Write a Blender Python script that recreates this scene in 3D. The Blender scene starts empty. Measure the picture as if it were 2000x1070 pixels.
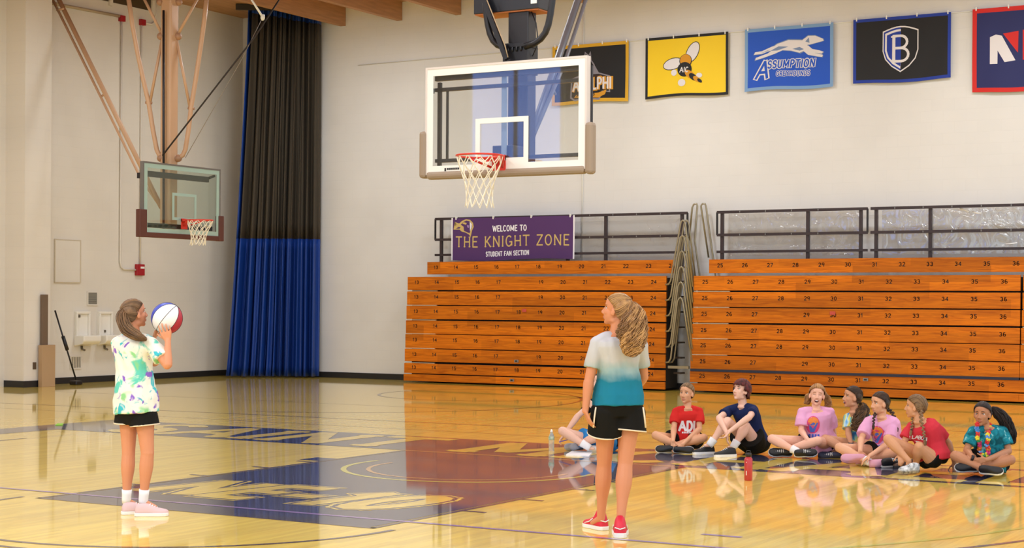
import bpy, bmesh, math, random
from mathutils import Vector, Matrix, Quaternion, noise
random.seed(7)
C = bpy.context.scene.collection
S = bpy.context.scene
R_ = math.radians

# ---------------------------------------------------------------- camera, world, light
FPX, YAW, HORIZ, ROLL, CAMH = 3250.0, R_(30.43), 592.0, 0.006, 1.61
cd = bpy.data.cameras.new('camera'); cam = bpy.data.objects.new('camera', cd); C.objects.link(cam)
cd.sensor_width = 36; cd.lens = FPX / 2000 * 36; cd.shift_y = (HORIZ - 535) / 2000
cd.clip_end = 200
cam.matrix_world = (Matrix.Translation((0, 0, CAMH)) @ Matrix.Rotation(YAW, 4, 'Z') @
                    Matrix.Rotation(R_(90), 4, 'X') @ Matrix.Rotation(ROLL, 4, 'Z'))
cd.dof.use_dof = False
S.camera = cam
w = bpy.data.worlds.new('world'); S.world = w; w.use_nodes = True
w.node_tree.nodes['Background'].inputs[0].default_value = (0.84, 0.96, 1.08, 1)
w.node_tree.nodes['Background'].inputs[1].default_value = 1.25
S.view_settings.view_transform = 'Standard'; S.view_settings.look = 'None'
S.view_settings.exposure = 0.3; S.view_settings.gamma = 1.0
S.view_settings.use_curve_mapping = False
def area(name, loc, sx, sy, power, col=(.93, 1, 1.06), rot=(0, 0, 0), spread=180):
    l = bpy.data.lights.new(name, 'AREA'); l.shape = 'RECTANGLE'; l.size = sx; l.size_y = sy
    l.energy = power; l.color = col; l.spread = R_(spread)
    o = bpy.data.objects.new(name, l); C.objects.link(o); o.location = loc; o.rotation_euler = rot
    return o
for lx in (-19.5, -13.0, -6.5, 0.0):
    for ly in (6.0, 12.5, 19.0, 25.2):
        area('gym_lamp', (lx, ly, 7.4), 1.4, 0.7, (125 if ly < 25 else 115) * (.85 if lx < -19 else 1))
area('gym_lamp', (-4.0, 1.0, 7.2), 5, 2.5, 420)
area('gym_lamp', (-12.0, 1.0, 7.2), 5, 2.5, 480)

# ---------------------------------------------------------------- pixel of the photograph -> point of the place
FW = Vector((-math.sin(YAW), math.cos(YAW), 0)); RT = Vector((math.cos(YAW), math.sin(YAW), 0)); UP = Vector((0, 0, 1))
def ray(px, py):
    u = px - 1000; v = HORIZ - py; c, s = math.cos(ROLL), math.sin(ROLL)
    return FW * FPX + RT * (u * c - v * s) + UP * (u * s + v * c)
CP = Vector((0, 0, CAMH))
def G(px, py, z=0): d = ray(px, py); return CP + d * ((z - CAMH) / d.z)
def AY(px, py, Y): d = ray(px, py); return CP + d * (Y / d.y)
def AX(px, py, X): d = ray(px, py); return CP + d * (X / d.x)
def AD(px, py, D): return CP + ray(px, py) * (D / FPX)      # D = depth along the view axis

# ---------------------------------------------------------------- helpers
def lin(h):
    if not isinstance(h, str): return tuple(h)
    v = [int(h[i:i + 2], 16) / 255 for i in (0, 2, 4)]
    return tuple((c / 12.92 if c <= .04045 else ((c + .055) / 1.055) ** 2.4) for c in v)
MATS = {}
def mat(name, col, rough=.6, metal=0, spec=.5, coat=0, vary=0, vscale=8, bump=0, bscale=60, stretch=(1, 1, 1), emit=0, alpha=None, col2=None, crough=.05):
    if name in MATS: return MATS[name]
    m = bpy.data.materials.new(name); m.use_nodes = True; nt = m.node_tree; b = nt.nodes['Principled BSDF']
    c = lin(col); b.inputs['Base Color'].default_value = (*c, 1); b.inputs['Roughness'].default_value = rough
    b.inputs['Metallic'].default_value = metal; b.inputs['Specular IOR Level'].default_value = spec
    b.inputs['Coat Weight'].default_value = coat; b.inputs['Coat Roughness'].default_value = crough
    if vary or bump:
        tc = nt.nodes.new('ShaderNodeTexCoord'); mp = nt.nodes.new('ShaderNodeMapping'); mp.inputs['Scale'].default_value = stretch
        nt.links.new(tc.outputs['Object'], mp.inputs[0])
    if vary:
        n = nt.nodes.new('ShaderNodeTexNoise'); n.inputs['Scale'].default_value = vscale; n.inputs['Detail'].default_value = 4
        nt.links.new(mp.outputs[0], n.inputs['Vector'])
        r = nt.nodes.new('ShaderNodeValToRGB'); c2 = lin(col2) if col2 else tuple(x * (1 - vary) for x in c)
        r.color_ramp.elements[0].position = .3; r.color_ramp.elements[1].position = .7
        r.color_ramp.elements[0].color = (*c2, 1); r.color_ramp.elements[1].color = (*(min(1, x * (1 + vary * .4)) for x in c), 1)
        nt.links.new(n.outputs['Fac'], r.inputs[0]); nt.links.new(r.outputs[0], b.inputs['Base Color'])
    if bump:
        n2 = nt.nodes.new('ShaderNodeTexNoise'); n2.inputs['Scale'].default_value = bscale
        nt.links.new(mp.outputs[0], n2.inputs['Vector'])
        bp = nt.nodes.new('ShaderNodeBump'); bp.inputs['Strength'].default_value = bump; bp.inputs['Distance'].default_value = .01
        nt.links.new(n2.outputs['Fac'], bp.inputs['Height']); nt.links.new(bp.outputs[0], b.inputs['Normal'])
    if emit:
        b.inputs['Emission Color'].default_value = (*c, 1); b.inputs['Emission Strength'].default_value = emit
    MATS[name] = m
    return m

def frame(d, up=Vector((0, 0, 1))):
    d = d.normalized()
    if abs(d.dot(up)) > .98: up = Vector((1, 0, 0)) if abs(d.x) < .9 else Vector((0, 1, 0))
    s = d.cross(up).normalized(); u = s.cross(d).normalized()
    return s, u
class MB:
    """collects shapes in one bmesh; build() links them as ONE object"""
    def __init__(s): s.b = bmesh.new(); s.mi = 0; s.smooth = []
    def box(s, x0, x1, y0, y1, z0, z1):
        v = [s.b.verts.new(p) for p in ((x0, y0, z0), (x1, y0, z0), (x1, y1, z0), (x0, y1, z0), (x0, y0, z1), (x1, y0, z1), (x1, y1, z1), (x0, y1, z1))]
        for f in ((0, 3, 2, 1), (4, 5, 6, 7), (0, 1, 5, 4), (1, 2, 6, 5), (2, 3, 7, 6), (3, 0, 4, 7)):
            fc = s.b.faces.new([v[i] for i in f]); fc.material_index = s.mi
        return s
    def bar(s, a, b, w, h, up=Vector((0, 0, 1))):
        a = Vector(a); b = Vector(b); sd, u = frame(b - a, up); vs = []
        for p in (a, b):
            for i, j in ((-1, -1), (1, -1), (1, 1), (-1, 1)): vs.append(s.b.verts.new(p + sd * w / 2 * i + u * h / 2 * j))
        for f in ((3, 2, 1, 0), (4, 5, 6, 7), (0, 1, 5, 4), (1, 2, 6, 5), (2, 3, 7, 6), (3, 0, 4, 7)):
            fc = s.b.faces.new([vs[i] for i in f]); fc.material_index = s.mi
        return s
    def tube(s, pts, r, n=8, closed=False, caps=True, flat=1.0):
        pts = [Vector(p) for p in pts]; m = len(pts); rr = r if isinstance(r, (list, tuple)) else [r] * m
        rings = []; pu = None
        for i, p in enumerate(pts):
            if closed: d = pts[(i + 1) % m] - pts[i - 1]
            else: d = pts[min(i + 1, m - 1)] - pts[max(i - 1, 0)]
            if d.length < 1e-7: d = Vector((0, 0, 1))
            d.normalize()
            if pu is None: sd, u = frame(d)
            else:
                u = (pu - d * pu.dot(d))
                if u.length < 1e-5: sd, u = frame(d)
                u.normalize(); sd = d.cross(u)
            pu = u
            rings.append([s.b.verts.new(p + (sd * math.cos(2 * math.pi * k / n) + u * flat * math.sin(2 * math.pi * k / n)) * rr[i]) for k in range(n)])
        for i in range(m if closed else m - 1):
            A, B = rings[i], rings[(i + 1) % m]
            for k in range(n):
                f = s.b.faces.new((A[k], A[(k + 1) % n], B[(k + 1) % n], B[k])); f.material_index = s.mi; f.smooth = True
        if caps and not closed:
            for rg in (rings[0][::-1], rings[-1]):
                f = s.b.faces.new(rg); f.material_index = s.mi
        return s
    def lathe(s, prof, c=(0, 0, 0), n=24, axis=None):
        c = Vector(c); d = Vector(axis).normalized() if axis else Vector((0, 0, 1)); sd, u = frame(d)
        rings = []
        for r, h in prof:
            rings.append([s.b.verts.new(c + d * h + (sd * math.cos(2 * math.pi * k / n) + u * math.sin(2 * math.pi * k / n)) * max(r, 1e-5)) for k in range(n)])
        for A, B in zip(rings, rings[1:]):
            for k in range(n):
                f = s.b.faces.new((A[k], B[k], B[(k + 1) % n], A[(k + 1) % n])); f.material_index = s.mi; f.smooth = True
        f = s.b.faces.new(rings[0]); f.material_index = s.mi; f = s.b.faces.new(rings[-1][::-1]); f.material_index = s.mi
        return s
    def ell(s, c, rad, rot=None, nu=16, nv=12):
        c = Vector(c); rings = []
        for j in range(1, nv):
            t = math.pi * j / nv; ring = []
            for i in range(nu):
                p = 2 * math.pi * i / nu
                v = Vector((math.sin(t) * math.cos(p) * rad[0], math.sin(t) * math.sin(p) * rad[1], math.cos(t) * rad[2]))
                if rot is not None: v = rot @ v
                ring.append(s.b.verts.new(c + v))
            rings.append(ring)
        top = Vector((0, 0, rad[2])); bot = -top
        if rot is not None: top = rot @ top; bot = rot @ bot
        T = s.b.verts.new(c + top); B = s.b.verts.new(c + bot)
        fs = []
        for k in range(nu):
            fs.append((T, rings[0][k], rings[0][(k + 1) % nu])); fs.append((B, rings[-1][(k + 1) % nu], rings[-1][k]))
            for a, b in zip(rings, rings[1:]): fs.append((a[k], b[k], b[(k + 1) % nu], a[(k + 1) % nu]))
        for f in fs:
            f = s.b.faces.new(f); f.material_index = s.mi; f.smooth = True
        return s
    def poly(s, pts):
        f = s.b.faces.new([s.b.verts.new(Vector(p)) for p in pts]); f.material_index = s.mi; return f
    def prism(s, pts, off):
        a = [s.b.verts.new(Vector(p)) for p in pts]; off = Vector(off); b = [s.b.verts.new(Vector(p) + off) for p in pts]; n = len(a)
        for f in [a[::-1], b] + [(a[i], a[(i + 1) % n], b[(i + 1) % n], b[i]) for i in range(n)]:
            f = s.b.faces.new(f); f.material_index = s.mi
        return s
    def build(s, name, mats, parent=None, bevel=0, smooth=None, loc=None):
        me = bpy.data.meshes.new(name); 
        bmesh.ops.recalc_face_normals(s.b, faces=s.b.faces)
        s.b.to_mesh(me); s.b.free()
        for m in (mats if isinstance(mats, (list, tuple)) else [mats]): me.materials.append(m)
        o = bpy.data.objects.new(name, me); C.objects.link(o)
        if parent is not None:
            o.parent = parent; o.matrix_parent_inverse = Matrix.Translation(-parent.location) if parent.rotation_euler.z == 0 else parent.matrix_basis.inverted()
            o.matrix_parent_inverse = parent.matrix_basis.inverted()
        if bevel:
            md = o.modifiers.new('bevel', 'BEVEL'); md.width = bevel; md.segments = 2; md.limit_method = 'ANGLE'
        if smooth:
            for p in me.polygons: p.use_smooth = True
        return o
def thing(name, label, cat, loc=(0, 0, 0), group=None):
    o = bpy.data.objects.new(name, None); C.objects.link(o); o.location = loc; o.empty_display_size = .1
    o['label'] = label; o['category'] = cat
    if group: o['group'] = group
    return o
def tag(o, label, cat, group=None):
    o['label'] = label; o['category'] = cat
    if group: o['group'] = group
    return o
def struct(o): o['kind'] = 'structure'; return o
def lab(o, t): o['label'] = t; return o

# ---------------------------------------------------------------- lettering made of strokes (serif or plain)
def arc(cx, cy, rx, ry, a0, a1, n=10): return [(cx + rx * math.cos(R_(a0 + (a1 - a0) * i / n)), cy + ry * math.sin(R_(a0 + (a1 - a0) * i / n))) for i in range(n + 1)]
GL = {
 'A': (.8, [[(0, 0), (.4, 1)], [(.4, 1), (.8, 0)], [(.15, .35), (.65, .35)]], [(0, 0), (.8, 0)]),
 'B': (.65, [[(.08, 0), (.08, 1)], [(.08, 1)] + arc(.35, .76, .25, .24, 90, -90) + [(.08, .52)], [(.08, .52)] + arc(.37, .26, .28, .26, 90, -90) + [(.08, 0)]], []),
 'C': (.7, [arc(.38, .5, .34, .5, 50, 310, 16)], []),
 'D': (.7, [[(.08, 0), (.08, 1)], [(.08, 1), (.25, 1)] + arc(.28, .5, .38, .5, 90, -90, 12) + [(.08, 0)]], []),
 'E': (.6, [[(.08, 0), (.08, 1)], [(.08, 1), (.6, 1)], [(.08, .52), (.5, .52)], [(.08, 0), (.6, 0)]], []),
 'F': (.6, [[(.08, 0), (.08, 1)], [(.08, 1), (.6, 1)], [(.08, .52), (.5, .52)]], [(.08, 0)]),
 'G': (.75, [arc(.38, .5, .34, .5, 50, 345, 16), [(.45, .42), (.72, .42)], [(.7, .42), (.7, .08)]], []),
 'H': (.75, [[(.08, 0), (.08, 1)], [(.68, 0), (.68, 1)], [(.08, .5), (.68, .5)]], [(.08, 0), (.08, 1), (.68, 0), (.68, 1)]),
 'I': (.2, [[(.1, 0), (.1, 1)]], [(.1, 0), (.1, 1)]),
 'K': (.7, [[(.08, 0), (.08, 1)], [(.12, .42), (.62, 1)], [(.25, .55), (.68, 0)]], [(.08, 0), (.08, 1), (.62, 1), (.68, 0)]),
 'L': (.55, [[(.08, 0), (.08, 1)], [(.08, 0), (.55, 0)]], [(.08, 1)]),
 'M': (.95, [[(.08, 0), (.08, 1)], [(.08, 1), (.48, .2)], [(.48, .2), (.88, 1)], [(.88, 0), (.88, 1)]], [(.08, 0), (.88, 0)]),
 'N': (.8, [[(.08, 0), (.08, 1)], [(.08, 1), (.72, 0)], [(.72, 0), (.72, 1)]], [(.08, 0), (.72, 1)]),
 'O': (.78, [arc(.39, .5, .34, .5, 0, 360, 20)], []),
 'P': (.62, [[(.08, 0), (.08, 1)], [(.08, 1), (.2, 1)] + arc(.32, .73, .26, .27, 90, -90) + [(.08, .46)]], [(.08, 0)]),
 'R': (.66, [[(.08, 0), (.08, 1)], [(.08, 1), (.2, 1)] + arc(.32, .74, .26, .26, 90, -90) + [(.08, .48)], [(.3, .48), (.62, 0)]], [(.08, 0), (.62, 0)]),
 'S': (.6, [arc(.3, .75, .25, .25, 30, 260, 10) + arc(.3, .25, .27, .26, 80, -150, 10)], []),
 'T': (.7, [[(.35, 0), (.35, 1)], [(0, 1), (.7, 1)]], [(.35, 0)]),
 'U': (.7, [[(.08, 1), (.08, .35)] + arc(.36, .32, .28, .32, 180, 360, 10) + [(.64, 1)]], []),
 'V': (.75, [[(0, 1), (.37, 0)], [(.37, 0), (.75, 1)]], []),
 'W': (1.0, [[(0, 1), (.25, 0)], [(.25, 0), (.5, .9)], [(.5, .9), (.75, 0)], [(.75, 0), (1, 1)]], []),
 'Y': (.7, [[(0, 1), (.35, .5)], [(.7, 1), (.35, .5)], [(.35, .5), (.35, 0)]], []),
 'Z': (.7, [[(.05, 1), (.66, 1)], [(.66, 1), (.03, 0)], [(.03, 0), (.68, 0)]], []),
 '-': (.4, [[(.05, .45), (.35, .45)]], []), "'": (.15, [[(.07, 1), (.07, .72)]], []), ' ': (.35, [], []),
 '0': (.6, [arc(.3, .5, .25, .5, 0, 360, 16)], []), '1': (.4, [[(.22, 0), (.22, 1)], [(.22, 1), (.05, .8)]], []),
 '2': (.6, [arc(.3, .73, .25, .27, 160, -30, 10) + [(.04, 0)], [(.04, 0), (.58, 0)]], []),
 '3': (.6, [arc(.28, .75, .25, .25, 150, -80, 8) + arc(.28, .26, .27, .26, 80, -150, 8)], []),
 '4': (.6, [[(.45, 0), (.45, 1)], [(.45, 1), (.02, .32)], [(.02, .32), (.6, .32)]], []),
 '5': (.6, [[(.55, 1), (.1, 1)], [(.1, 1), (.08, .55)] + arc(.28, .3, .27, .3, 110, -150, 10)], []),
 '6': (.6, [[(.45, 1)] + arc(.32, .6, .26, .4, 110, 180, 4) + arc(.31, .28, .25, .28, 180, -180, 14)], []),
 '7': (.55, [[(.02, 1), (.55, 1)], [(.55, 1), (.2, 0)]], []),
 '8': (.6, [arc(.3, .75, .22, .25, 0, 360, 12), arc(.3, .26, .26, .26, 0, 360, 12)], []),
 '9': (.6, [arc(.3, .72, .25, .28, 0, 360, 14), [(.55, .72), (.4, 0)]], []),
}
def text_width(t, gap=.2): return sum(GL[c][0] + gap for c in t) - gap
def letter(mb, T, t, x, y, h, sw=.14, gap=.2, wsc=1.0, serif=0, slant=0, center=False, lay=0):
    """T maps (u, v, layer) to a point; draws text t of height h from (x, y)"""
    if center: x -= text_width(t, gap) * h * wsc / 2
    k = 0
    for c in t:
        wd, st, sf = GL[c]; k = 0
        def P(a, b, l): return T(x + (a * wsc + slant * b) * h, y + b * h, l)
        for s_ in st:
            for i in range(len(s_) - 1):
                (ax, ay), (bx, by) = s_[i], s_[i + 1]
                dx, dy = (bx - ax) * wsc, by - ay; L = math.hypot(dx, dy)
                if L < 1e-6: continue
                hw = sw / 2; nx, ny = -dy / L * hw, dx / L * hw; ex, ey = dx / L * hw * .55, dy / L * hw * .55
                q = [((ax * wsc - ex + nx), ay - ey + ny), ((ax * wsc - ex - nx), ay - ey - ny), ((bx * wsc + ex - nx), by + ey - ny), ((bx * wsc + ex + nx), by + ey + ny)]
                q = [(a / wsc, b) for a, b in q]
                mb.poly([P(a, b, lay + k * .02) for a, b in q]); k += 1
        if serif:
            for (ax, ay) in sf:
                yy = ay + (sw * .22 if ay < .5 else -sw * .22)
                mb.poly([P(a, b, lay + k * .02) for a, b in ((ax - serif, yy - sw * .25), (ax + serif, yy - sw * .25), (ax + serif, yy + sw * .25), (ax - serif, yy + sw * .25))]); k += 1
        x += (wd + gap) * h * wsc
    return x
# ---------------------------------------------------------------- materials of the room
def wall_mat(name, axis, col):
    m = bpy.data.materials.new(name); m.use_nodes = True; nt = m.node_tree; b = nt.nodes['Principled BSDF']
    b.inputs['Roughness'].default_value = .55
    tc = nt.nodes.new('ShaderNodeTexCoord'); sp = nt.nodes.new('ShaderNodeSeparateXYZ'); cb = nt.nodes.new('ShaderNodeCombineXYZ')
    nt.links.new(tc.outputs['Object'], sp.inputs[0]); nt.links.new(sp.outputs[axis], cb.inputs[0]); nt.links.new(sp.outputs[2], cb.inputs[1])
    br = nt.nodes.new('ShaderNodeTexBrick'); br.inputs['Scale'].default_value = 1
    br.inputs['Brick Width'].default_value = .4; br.inputs['Row Height'].default_value = .2; br.inputs['Mortar Size'].default_value = .005
    br.inputs['Mortar Smooth'].default_value = .6
    c = lin(col)
    br.inputs['Color1'].default_value = (*c, 1); br.inputs['Color2'].default_value = (*(x * .985 for x in c), 1); br.inputs['Mortar'].default_value = (*(x * .965 for x in c), 1)
    nt.links.new(cb.outputs[0], br.inputs['Vector'])
    n = nt.nodes.new('ShaderNodeTexNoise'); n.inputs['Scale'].default_value = .8; nt.links.new(cb.outputs[0], n.inputs['Vector'])
    mx = nt.nodes.new('ShaderNodeMixRGB'); mx.blend_type = 'MULTIPLY'; mx.inputs[0].default_value = .16
    nt.links.new(br.outputs['Color'], mx.inputs[1]); nt.links.new(n.outputs['Fac'], mx.inputs[2]); nt.links.new(mx.outputs[0], b.inputs['Base Color'])
    bp = nt.nodes.new('ShaderNodeBump'); bp.inputs['Strength'].default_value = .12; bp.inputs['Distance'].default_value = .01; bp.invert = True
    nt.links.new(br.outputs['Fac'], bp.inputs['Height']); nt.links.new(bp.outputs[0], b.inputs['Normal'])
    return m
WALLR = wall_mat('painted_block_x', 0, 'eae7e4'); WALLL = wall_mat('painted_block_y', 1, 'e8dfd2')

def wood_mat(name, base, dark, axis, board=None, seam=.0, rough=.35, coat=0, grain=1.0, bandw=2.4):
    """oak boards: axis = direction of the grain"""
    m = bpy.data.materials.new(name); m.use_nodes = True; nt = m.node_tree; b = nt.nodes['Principled BSDF']
    b.inputs['Roughness'].default_value = rough; b.inputs['Coat Weight'].default_value = coat; b.inputs['Coat Roughness'].default_value = .045
    tc = nt.nodes.new('ShaderNodeTexCoord'); mp = nt.nodes.new('ShaderNodeMapping'); sc = [14, 14, 14]; sc[axis] = .9
    mp.inputs['Scale'].default_value = sc; nt.links.new(tc.outputs['Object'], mp.inputs[0])
    n = nt.nodes.new('ShaderNodeTexNoise'); n.inputs['Scale'].default_value = 1.6; n.inputs['Detail'].default_value = 6; n.inputs['Distortion'].default_value = 1.6
    nt.links.new(mp.outputs[0], n.inputs['Vector'])
    r = nt.nodes.new('ShaderNodeValToRGB'); e = r.color_ramp.elements
    e[0].position = .32; e[1].position = .62; e[0].color = (*lin(dark), 1); e[1].color = (*lin(base), 1)
    nt.links.new(n.outputs['Fac'], r.inputs[0])
    sp = nt.nodes.new('ShaderNodeSeparateXYZ'); nt.links.new(tc.outputs['Object'], sp.inputs[0])
    def fl(sock, div):
        a = nt.nodes.new('ShaderNodeMath'); a.operation = 'DIVIDE'; a.inputs[1].default_value = div; nt.links.new(sock, a.inputs[0])
        f = nt.nodes.new('ShaderNodeMath'); f.operation = 'FLOOR'; nt.links.new(a.outputs[0], f.inputs[0]); return f.outputs[0]
    cb = nt.nodes.new('ShaderNodeCombineXYZ')
    if board:   # a floor: strips across, lengths along
        nt.links.new(fl(sp.outputs[1 - axis], board), cb.inputs[0])
        ad = nt.nodes.new('ShaderNodeMath'); ad.operation = 'MULTIPLY_ADD'; ad.inputs[1].default_value = .613; nt.links.new(cb.inputs[0].links[0].from_socket, ad.inputs[0]); nt.links.new(sp.outputs[axis], ad.inputs[2])
        nt.links.new(fl(ad.outputs[0], 1.1), cb.inputs[1])
    else:
        nt.links.new(fl(sp.outputs[2], .2872), cb.inputs[2])
        ad = nt.nodes.new('ShaderNodeMath'); ad.operation = 'MULTIPLY_ADD'; ad.inputs[1].default_value = 1.37; nt.links.new(cb.inputs[2].links[0].from_socket, ad.inputs[0]); nt.links.new(sp.outputs[0], ad.inputs[2])
        nt.links.new(fl(ad.outputs[0], bandw), cb.inputs[0])
    wn = nt.nodes.new('ShaderNodeTexWhiteNoise'); wn.noise_dimensions = '3D'; nt.links.new(cb.outputs[0], wn.inputs['Vector'])
    mr = nt.nodes.new('ShaderNodeMapRange'); mr.inputs['To Min'].default_value = .86 if board else .74; mr.inputs['To Max'].default_value = 1.06 if board else 1.12
    nt.links.new(wn.outputs['Value'], mr.inputs['Value'])
    mx = nt.nodes.new('ShaderNodeVectorMath'); mx.operation = 'SCALE'; nt.links.new(r.outputs[0], mx.inputs[0]); nt.links.new(mr.outputs[0], mx.inputs['Scale'])
    nt.links.new(mx.outputs[0], b.inputs['Base Color'])
    return m
FLOOR = wood_mat('maple_floor', 'fcdb5a', 'f1ca4a', 1, board=.057, rough=.42, coat=1.0)
BENCH = wood_mat('oak_bench', 'd6760e', 'b45b08', 0, rough=.45); BENCH.node_tree.nodes['Principled BSDF'].inputs['Specular IOR Level'].default_value = .22
NAVYP = mat('navy_court_paint', '1b2048', .42, coat=1.0, crough=.045)
LINEP = mat('dark_court_line', '4b3340', .42, coat=1.0); PURPL = mat('purple_court_line', '9a78b4', .42, coat=1.0)
YELP = mat('yellow_court_line', 'd8cf4a', .42, coat=1.0); ORGP = mat('tan_court_line', 'cf9a52', .42, coat=1.0)
SHADE = mat('dark_letter_edge', '2a2230', .42, coat=1.0)
BLACK = mat('black_steel', '17151a', .4); DARKB = mat('dark_brown_steel', '33262a', .45)
TAN = mat('tan_painted_steel', 'c9a07c', .45); WHITEP = mat('white_paint', 'f2f0ea', .4); GREYS = mat('grey_steel', '8a8b8a', .4, metal=.3)
CHROME = mat('brushed_tube', '9a8f76', .35, metal=.55)

# ---------------------------------------------------------------- structure
XL, YR, ZC = -23.8, 28.7, 7.87
f = MB(); f.box(XL - .3, 6, -4, YR + .3, -.2, 0)
mats_floor = [FLOOR, NAVYP, LINEP, PURPL, YELP, ORGP, SHADE]
def FT(x, y, l=0): return (x, y, .0012 + l * .0004)
def quad(x0, x1, y0, y1, mi, l=0): f.mi = mi; f.poly([FT(x0, y0, l), FT(x1, y0, l), FT(x1, y1, l), FT(x0, y1, l)])
def ring(cx, cy, r, a0, a1, wd, mi, l=1, n=48, ry=None):
    f.mi = mi; k = (ry or r) / r
    for i in range(n):
        q = []
        for rr, a in ((r - wd / 2, i), (r + wd / 2, i), (r + wd / 2, i + 1), (r - wd / 2, i + 1)):
            t = R_(a0 + (a1 - a0) * a / n); q.append(FT(cx + rr * math.cos(t), cy + rr * k * math.sin(t), l))
        f.poly(q)
CX = -8.52
quad(-16.05, -1.0, 15.05, 16.70, 1)                      # lettered band along the baseline
quad(-16.05, -15.42, -3, 15.05, 1); quad(-1.6, -1.0, -3, 15.05, 1)
quad(CX - 1.62, CX + 1.62, 9.76, 15.05, 1)               # painted key
quad(CX - 1.72, CX + 1.62, 15.02, 15.08, 5, 2)
for x in (CX - 1.66, CX + 1.66): quad(x - .025, x + .025, 9.73, 15.05, 2, 1)
quad(CX - 1.68, CX + 1.68, 9.71, 9.76, 2, 1)
for y in (10.9, 11.8, 12.7, 13.4):                       # lane marks
    for sx in (-1, 1): quad(*sorted((CX + sx * 1.68, CX + sx * 1.88)), y, y + .05, 2, 1)
quad(*sorted((CX - 1.69, CX - 1.95)), 13.55, 13.85, 1, 1)
ring(CX, 9.74, 1.84, 180, 360, .05, 2)
ring(CX, 13.75, 1.24, 172, 368, .055, 4, 2); ring(CX + .02, 13.72, 1.0, 175, 365, .045, 5, 2)
ring(CX, 13.9, 6.2, 180, 360, .05, 2, n=96); ring(CX - .02, 13.95, 5.86, 318, 372, .05, 4, n=40)
f.mi = 3; f.poly([FT(-16, 9.98, 3), FT(-1, 10.22, 3), FT(-1, 10.275, 3), FT(-16, 10.035, 3)])
quad(-4.75, -4.45, 10.7, 10.76, 3, 2)
# lettering on the floor
f.mi = 0; letter(f, lambda u, v, l: FT(u, v, 3 + l), 'SAINT MICHAEL\'S', CX + .05, 15.27, 1.22, sw=.2, gap=.2, wsc=.9, serif=.17, center=True)
for mi_, sw_, ly in ((0, .36, 2), (1, .3, 2.6)):
    f.mi = mi_; letter(f, lambda u, v, l: FT(u, v, ly + l * .3), 'NE-10', CX - .16, 10.62, .92, sw=sw_, gap=.16, wsc=.78, slant=.18, center=True, serif=.16)
f.mi = 0; letter(f, lambda u, v, l: FT(u, v, 3.4 + l * .3), 'NE-10', CX - .16, 10.62, .92, sw=.22, gap=.16, wsc=.78, slant=.18, center=True, serif=.12)
# faint lines of the next court
ring(-15.2, 24.9, 1.83, 0, 360, .05, 2); ring(-16.6, 22.9, 3.9, -75, 80, .05, 2)
quad(-22, 4, 17.55, 17.575, 2); quad(-22, 4, 21.3, 21.33, 2)
f.mi = 2; f.poly([FT(-22, 18.4, 2), FT(-22, 18.35, 2), FT(2, 19.1, 2), FT(2, 19.15, 2)])
struct(f.build('floor', mats_floor))

wl = MB().box(XL - .25, XL, -4, YR, 0, 9); struct(wl.build('wall_left', WALLL))
wr = MB().box(XL - .25, 6, YR, YR + .25, 0, 9); struct(wr.build('wall_right', WALLR))
ce = MB().box(XL - .25, 6, -4, YR + .25, ZC, ZC + .15); DECK = mat('wood_deck', 'b98a62', .7, vary=.25, vscale=3, stretch=(8, .4, 1)); struct(ce.build('ceiling', DECK))
pi_ = MB().box(XL, -23.3, 21.9, 22.55, 0, 9); struct(pi_.build('trim_1', WALLL))
bb = MB().box(XL, XL + .015, 22.55, YR, 0, .12); bb.box(-23.3, -23.285, 21.885, 22.55, 0, .12); bb.box(XL, -23.3, 21.885, 21.9, 0, .12)
wbk = MB().box(XL - .25, -15, -4.25, -4, 0, 9); struct(wbk.build('wall_rear', WALLR))
ADDGLOW = mat('added_blue_glow', '86a4f5', .3, emit=2.0)  # unseen glowing panel, added to put a blue reflection in the backboard glass
wo2 = MB().box(-20.1, -17.8, -4.0, -3.985, 4.2, 7.5).build('added_glow_panel', ADDGLOW); struct(wo2)
w2f = MB().box(-20.2, -20.1, -4.0, -3.95, 4.1, 7.6).box(-17.8, -17.7, -4.0, -3.95, 4.1, 7.6).box(-20.1, -17.8, -4.0, -3.95, 4.1, 4.2).box(-20.1, -17.8, -4.0, -3.95, 7.5, 7.6).box(-19.0, -18.9, -3.985, -3.95, 4.2, 7.5); w2f.build('window_frame', WHITEP, wo2)  # white bars around the added panel, also out of view
struct(bb.build('baseboard_left', mat('black_rubber_base', '1c1a1d', .5)))
struct(MB().box(XL, 6, YR - .015, YR, 0, .12).build('baseboard_right', MATS['black_rubber_base']))
BEAM = mat('wood_beam', 'b5835a', .6, vary=.2, vscale=4, stretch=(6, .5, 6))
for i in range(18):
    x = -20.94 + i * 1.45 - .12
    tag(MB().box(x - .065, x + .065, -3.5, YR - .01, 7.48, ZC).build('ceiling_beam', BEAM),
        'brown timber ceiling beam meeting the block wall, ' + (['closest to the blue curtain', 'middle of the three seen', 'nearest the hoop mast', 'hidden above the hoop mast'][min(i, 3)]), 'beam', 'timber roof beams') if i < 3 else \
    struct(MB().box(x - .065, x + .065, -3.5, YR - .01, 7.48, ZC).build('trim_%d' % (i + 2), BEAM))
# window high on the left wall
wf = MB()
for y0, y1 in ((23.2, 24.53), (24.62, 25.75)): wf.box(XL, XL + .012, y0, y1, 7.58, ZC)
wo = wf.build('window_1', mat('window_dark', '4c3f2c', .3)); struct(wo)
wfr = MB().box(XL, XL + .05, 24.53, 24.62, 7.5, ZC).box(XL, XL + .05, 25.75, 25.85, 7.5, ZC); wfr.build('window_frame', WALLL, wo)

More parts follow.
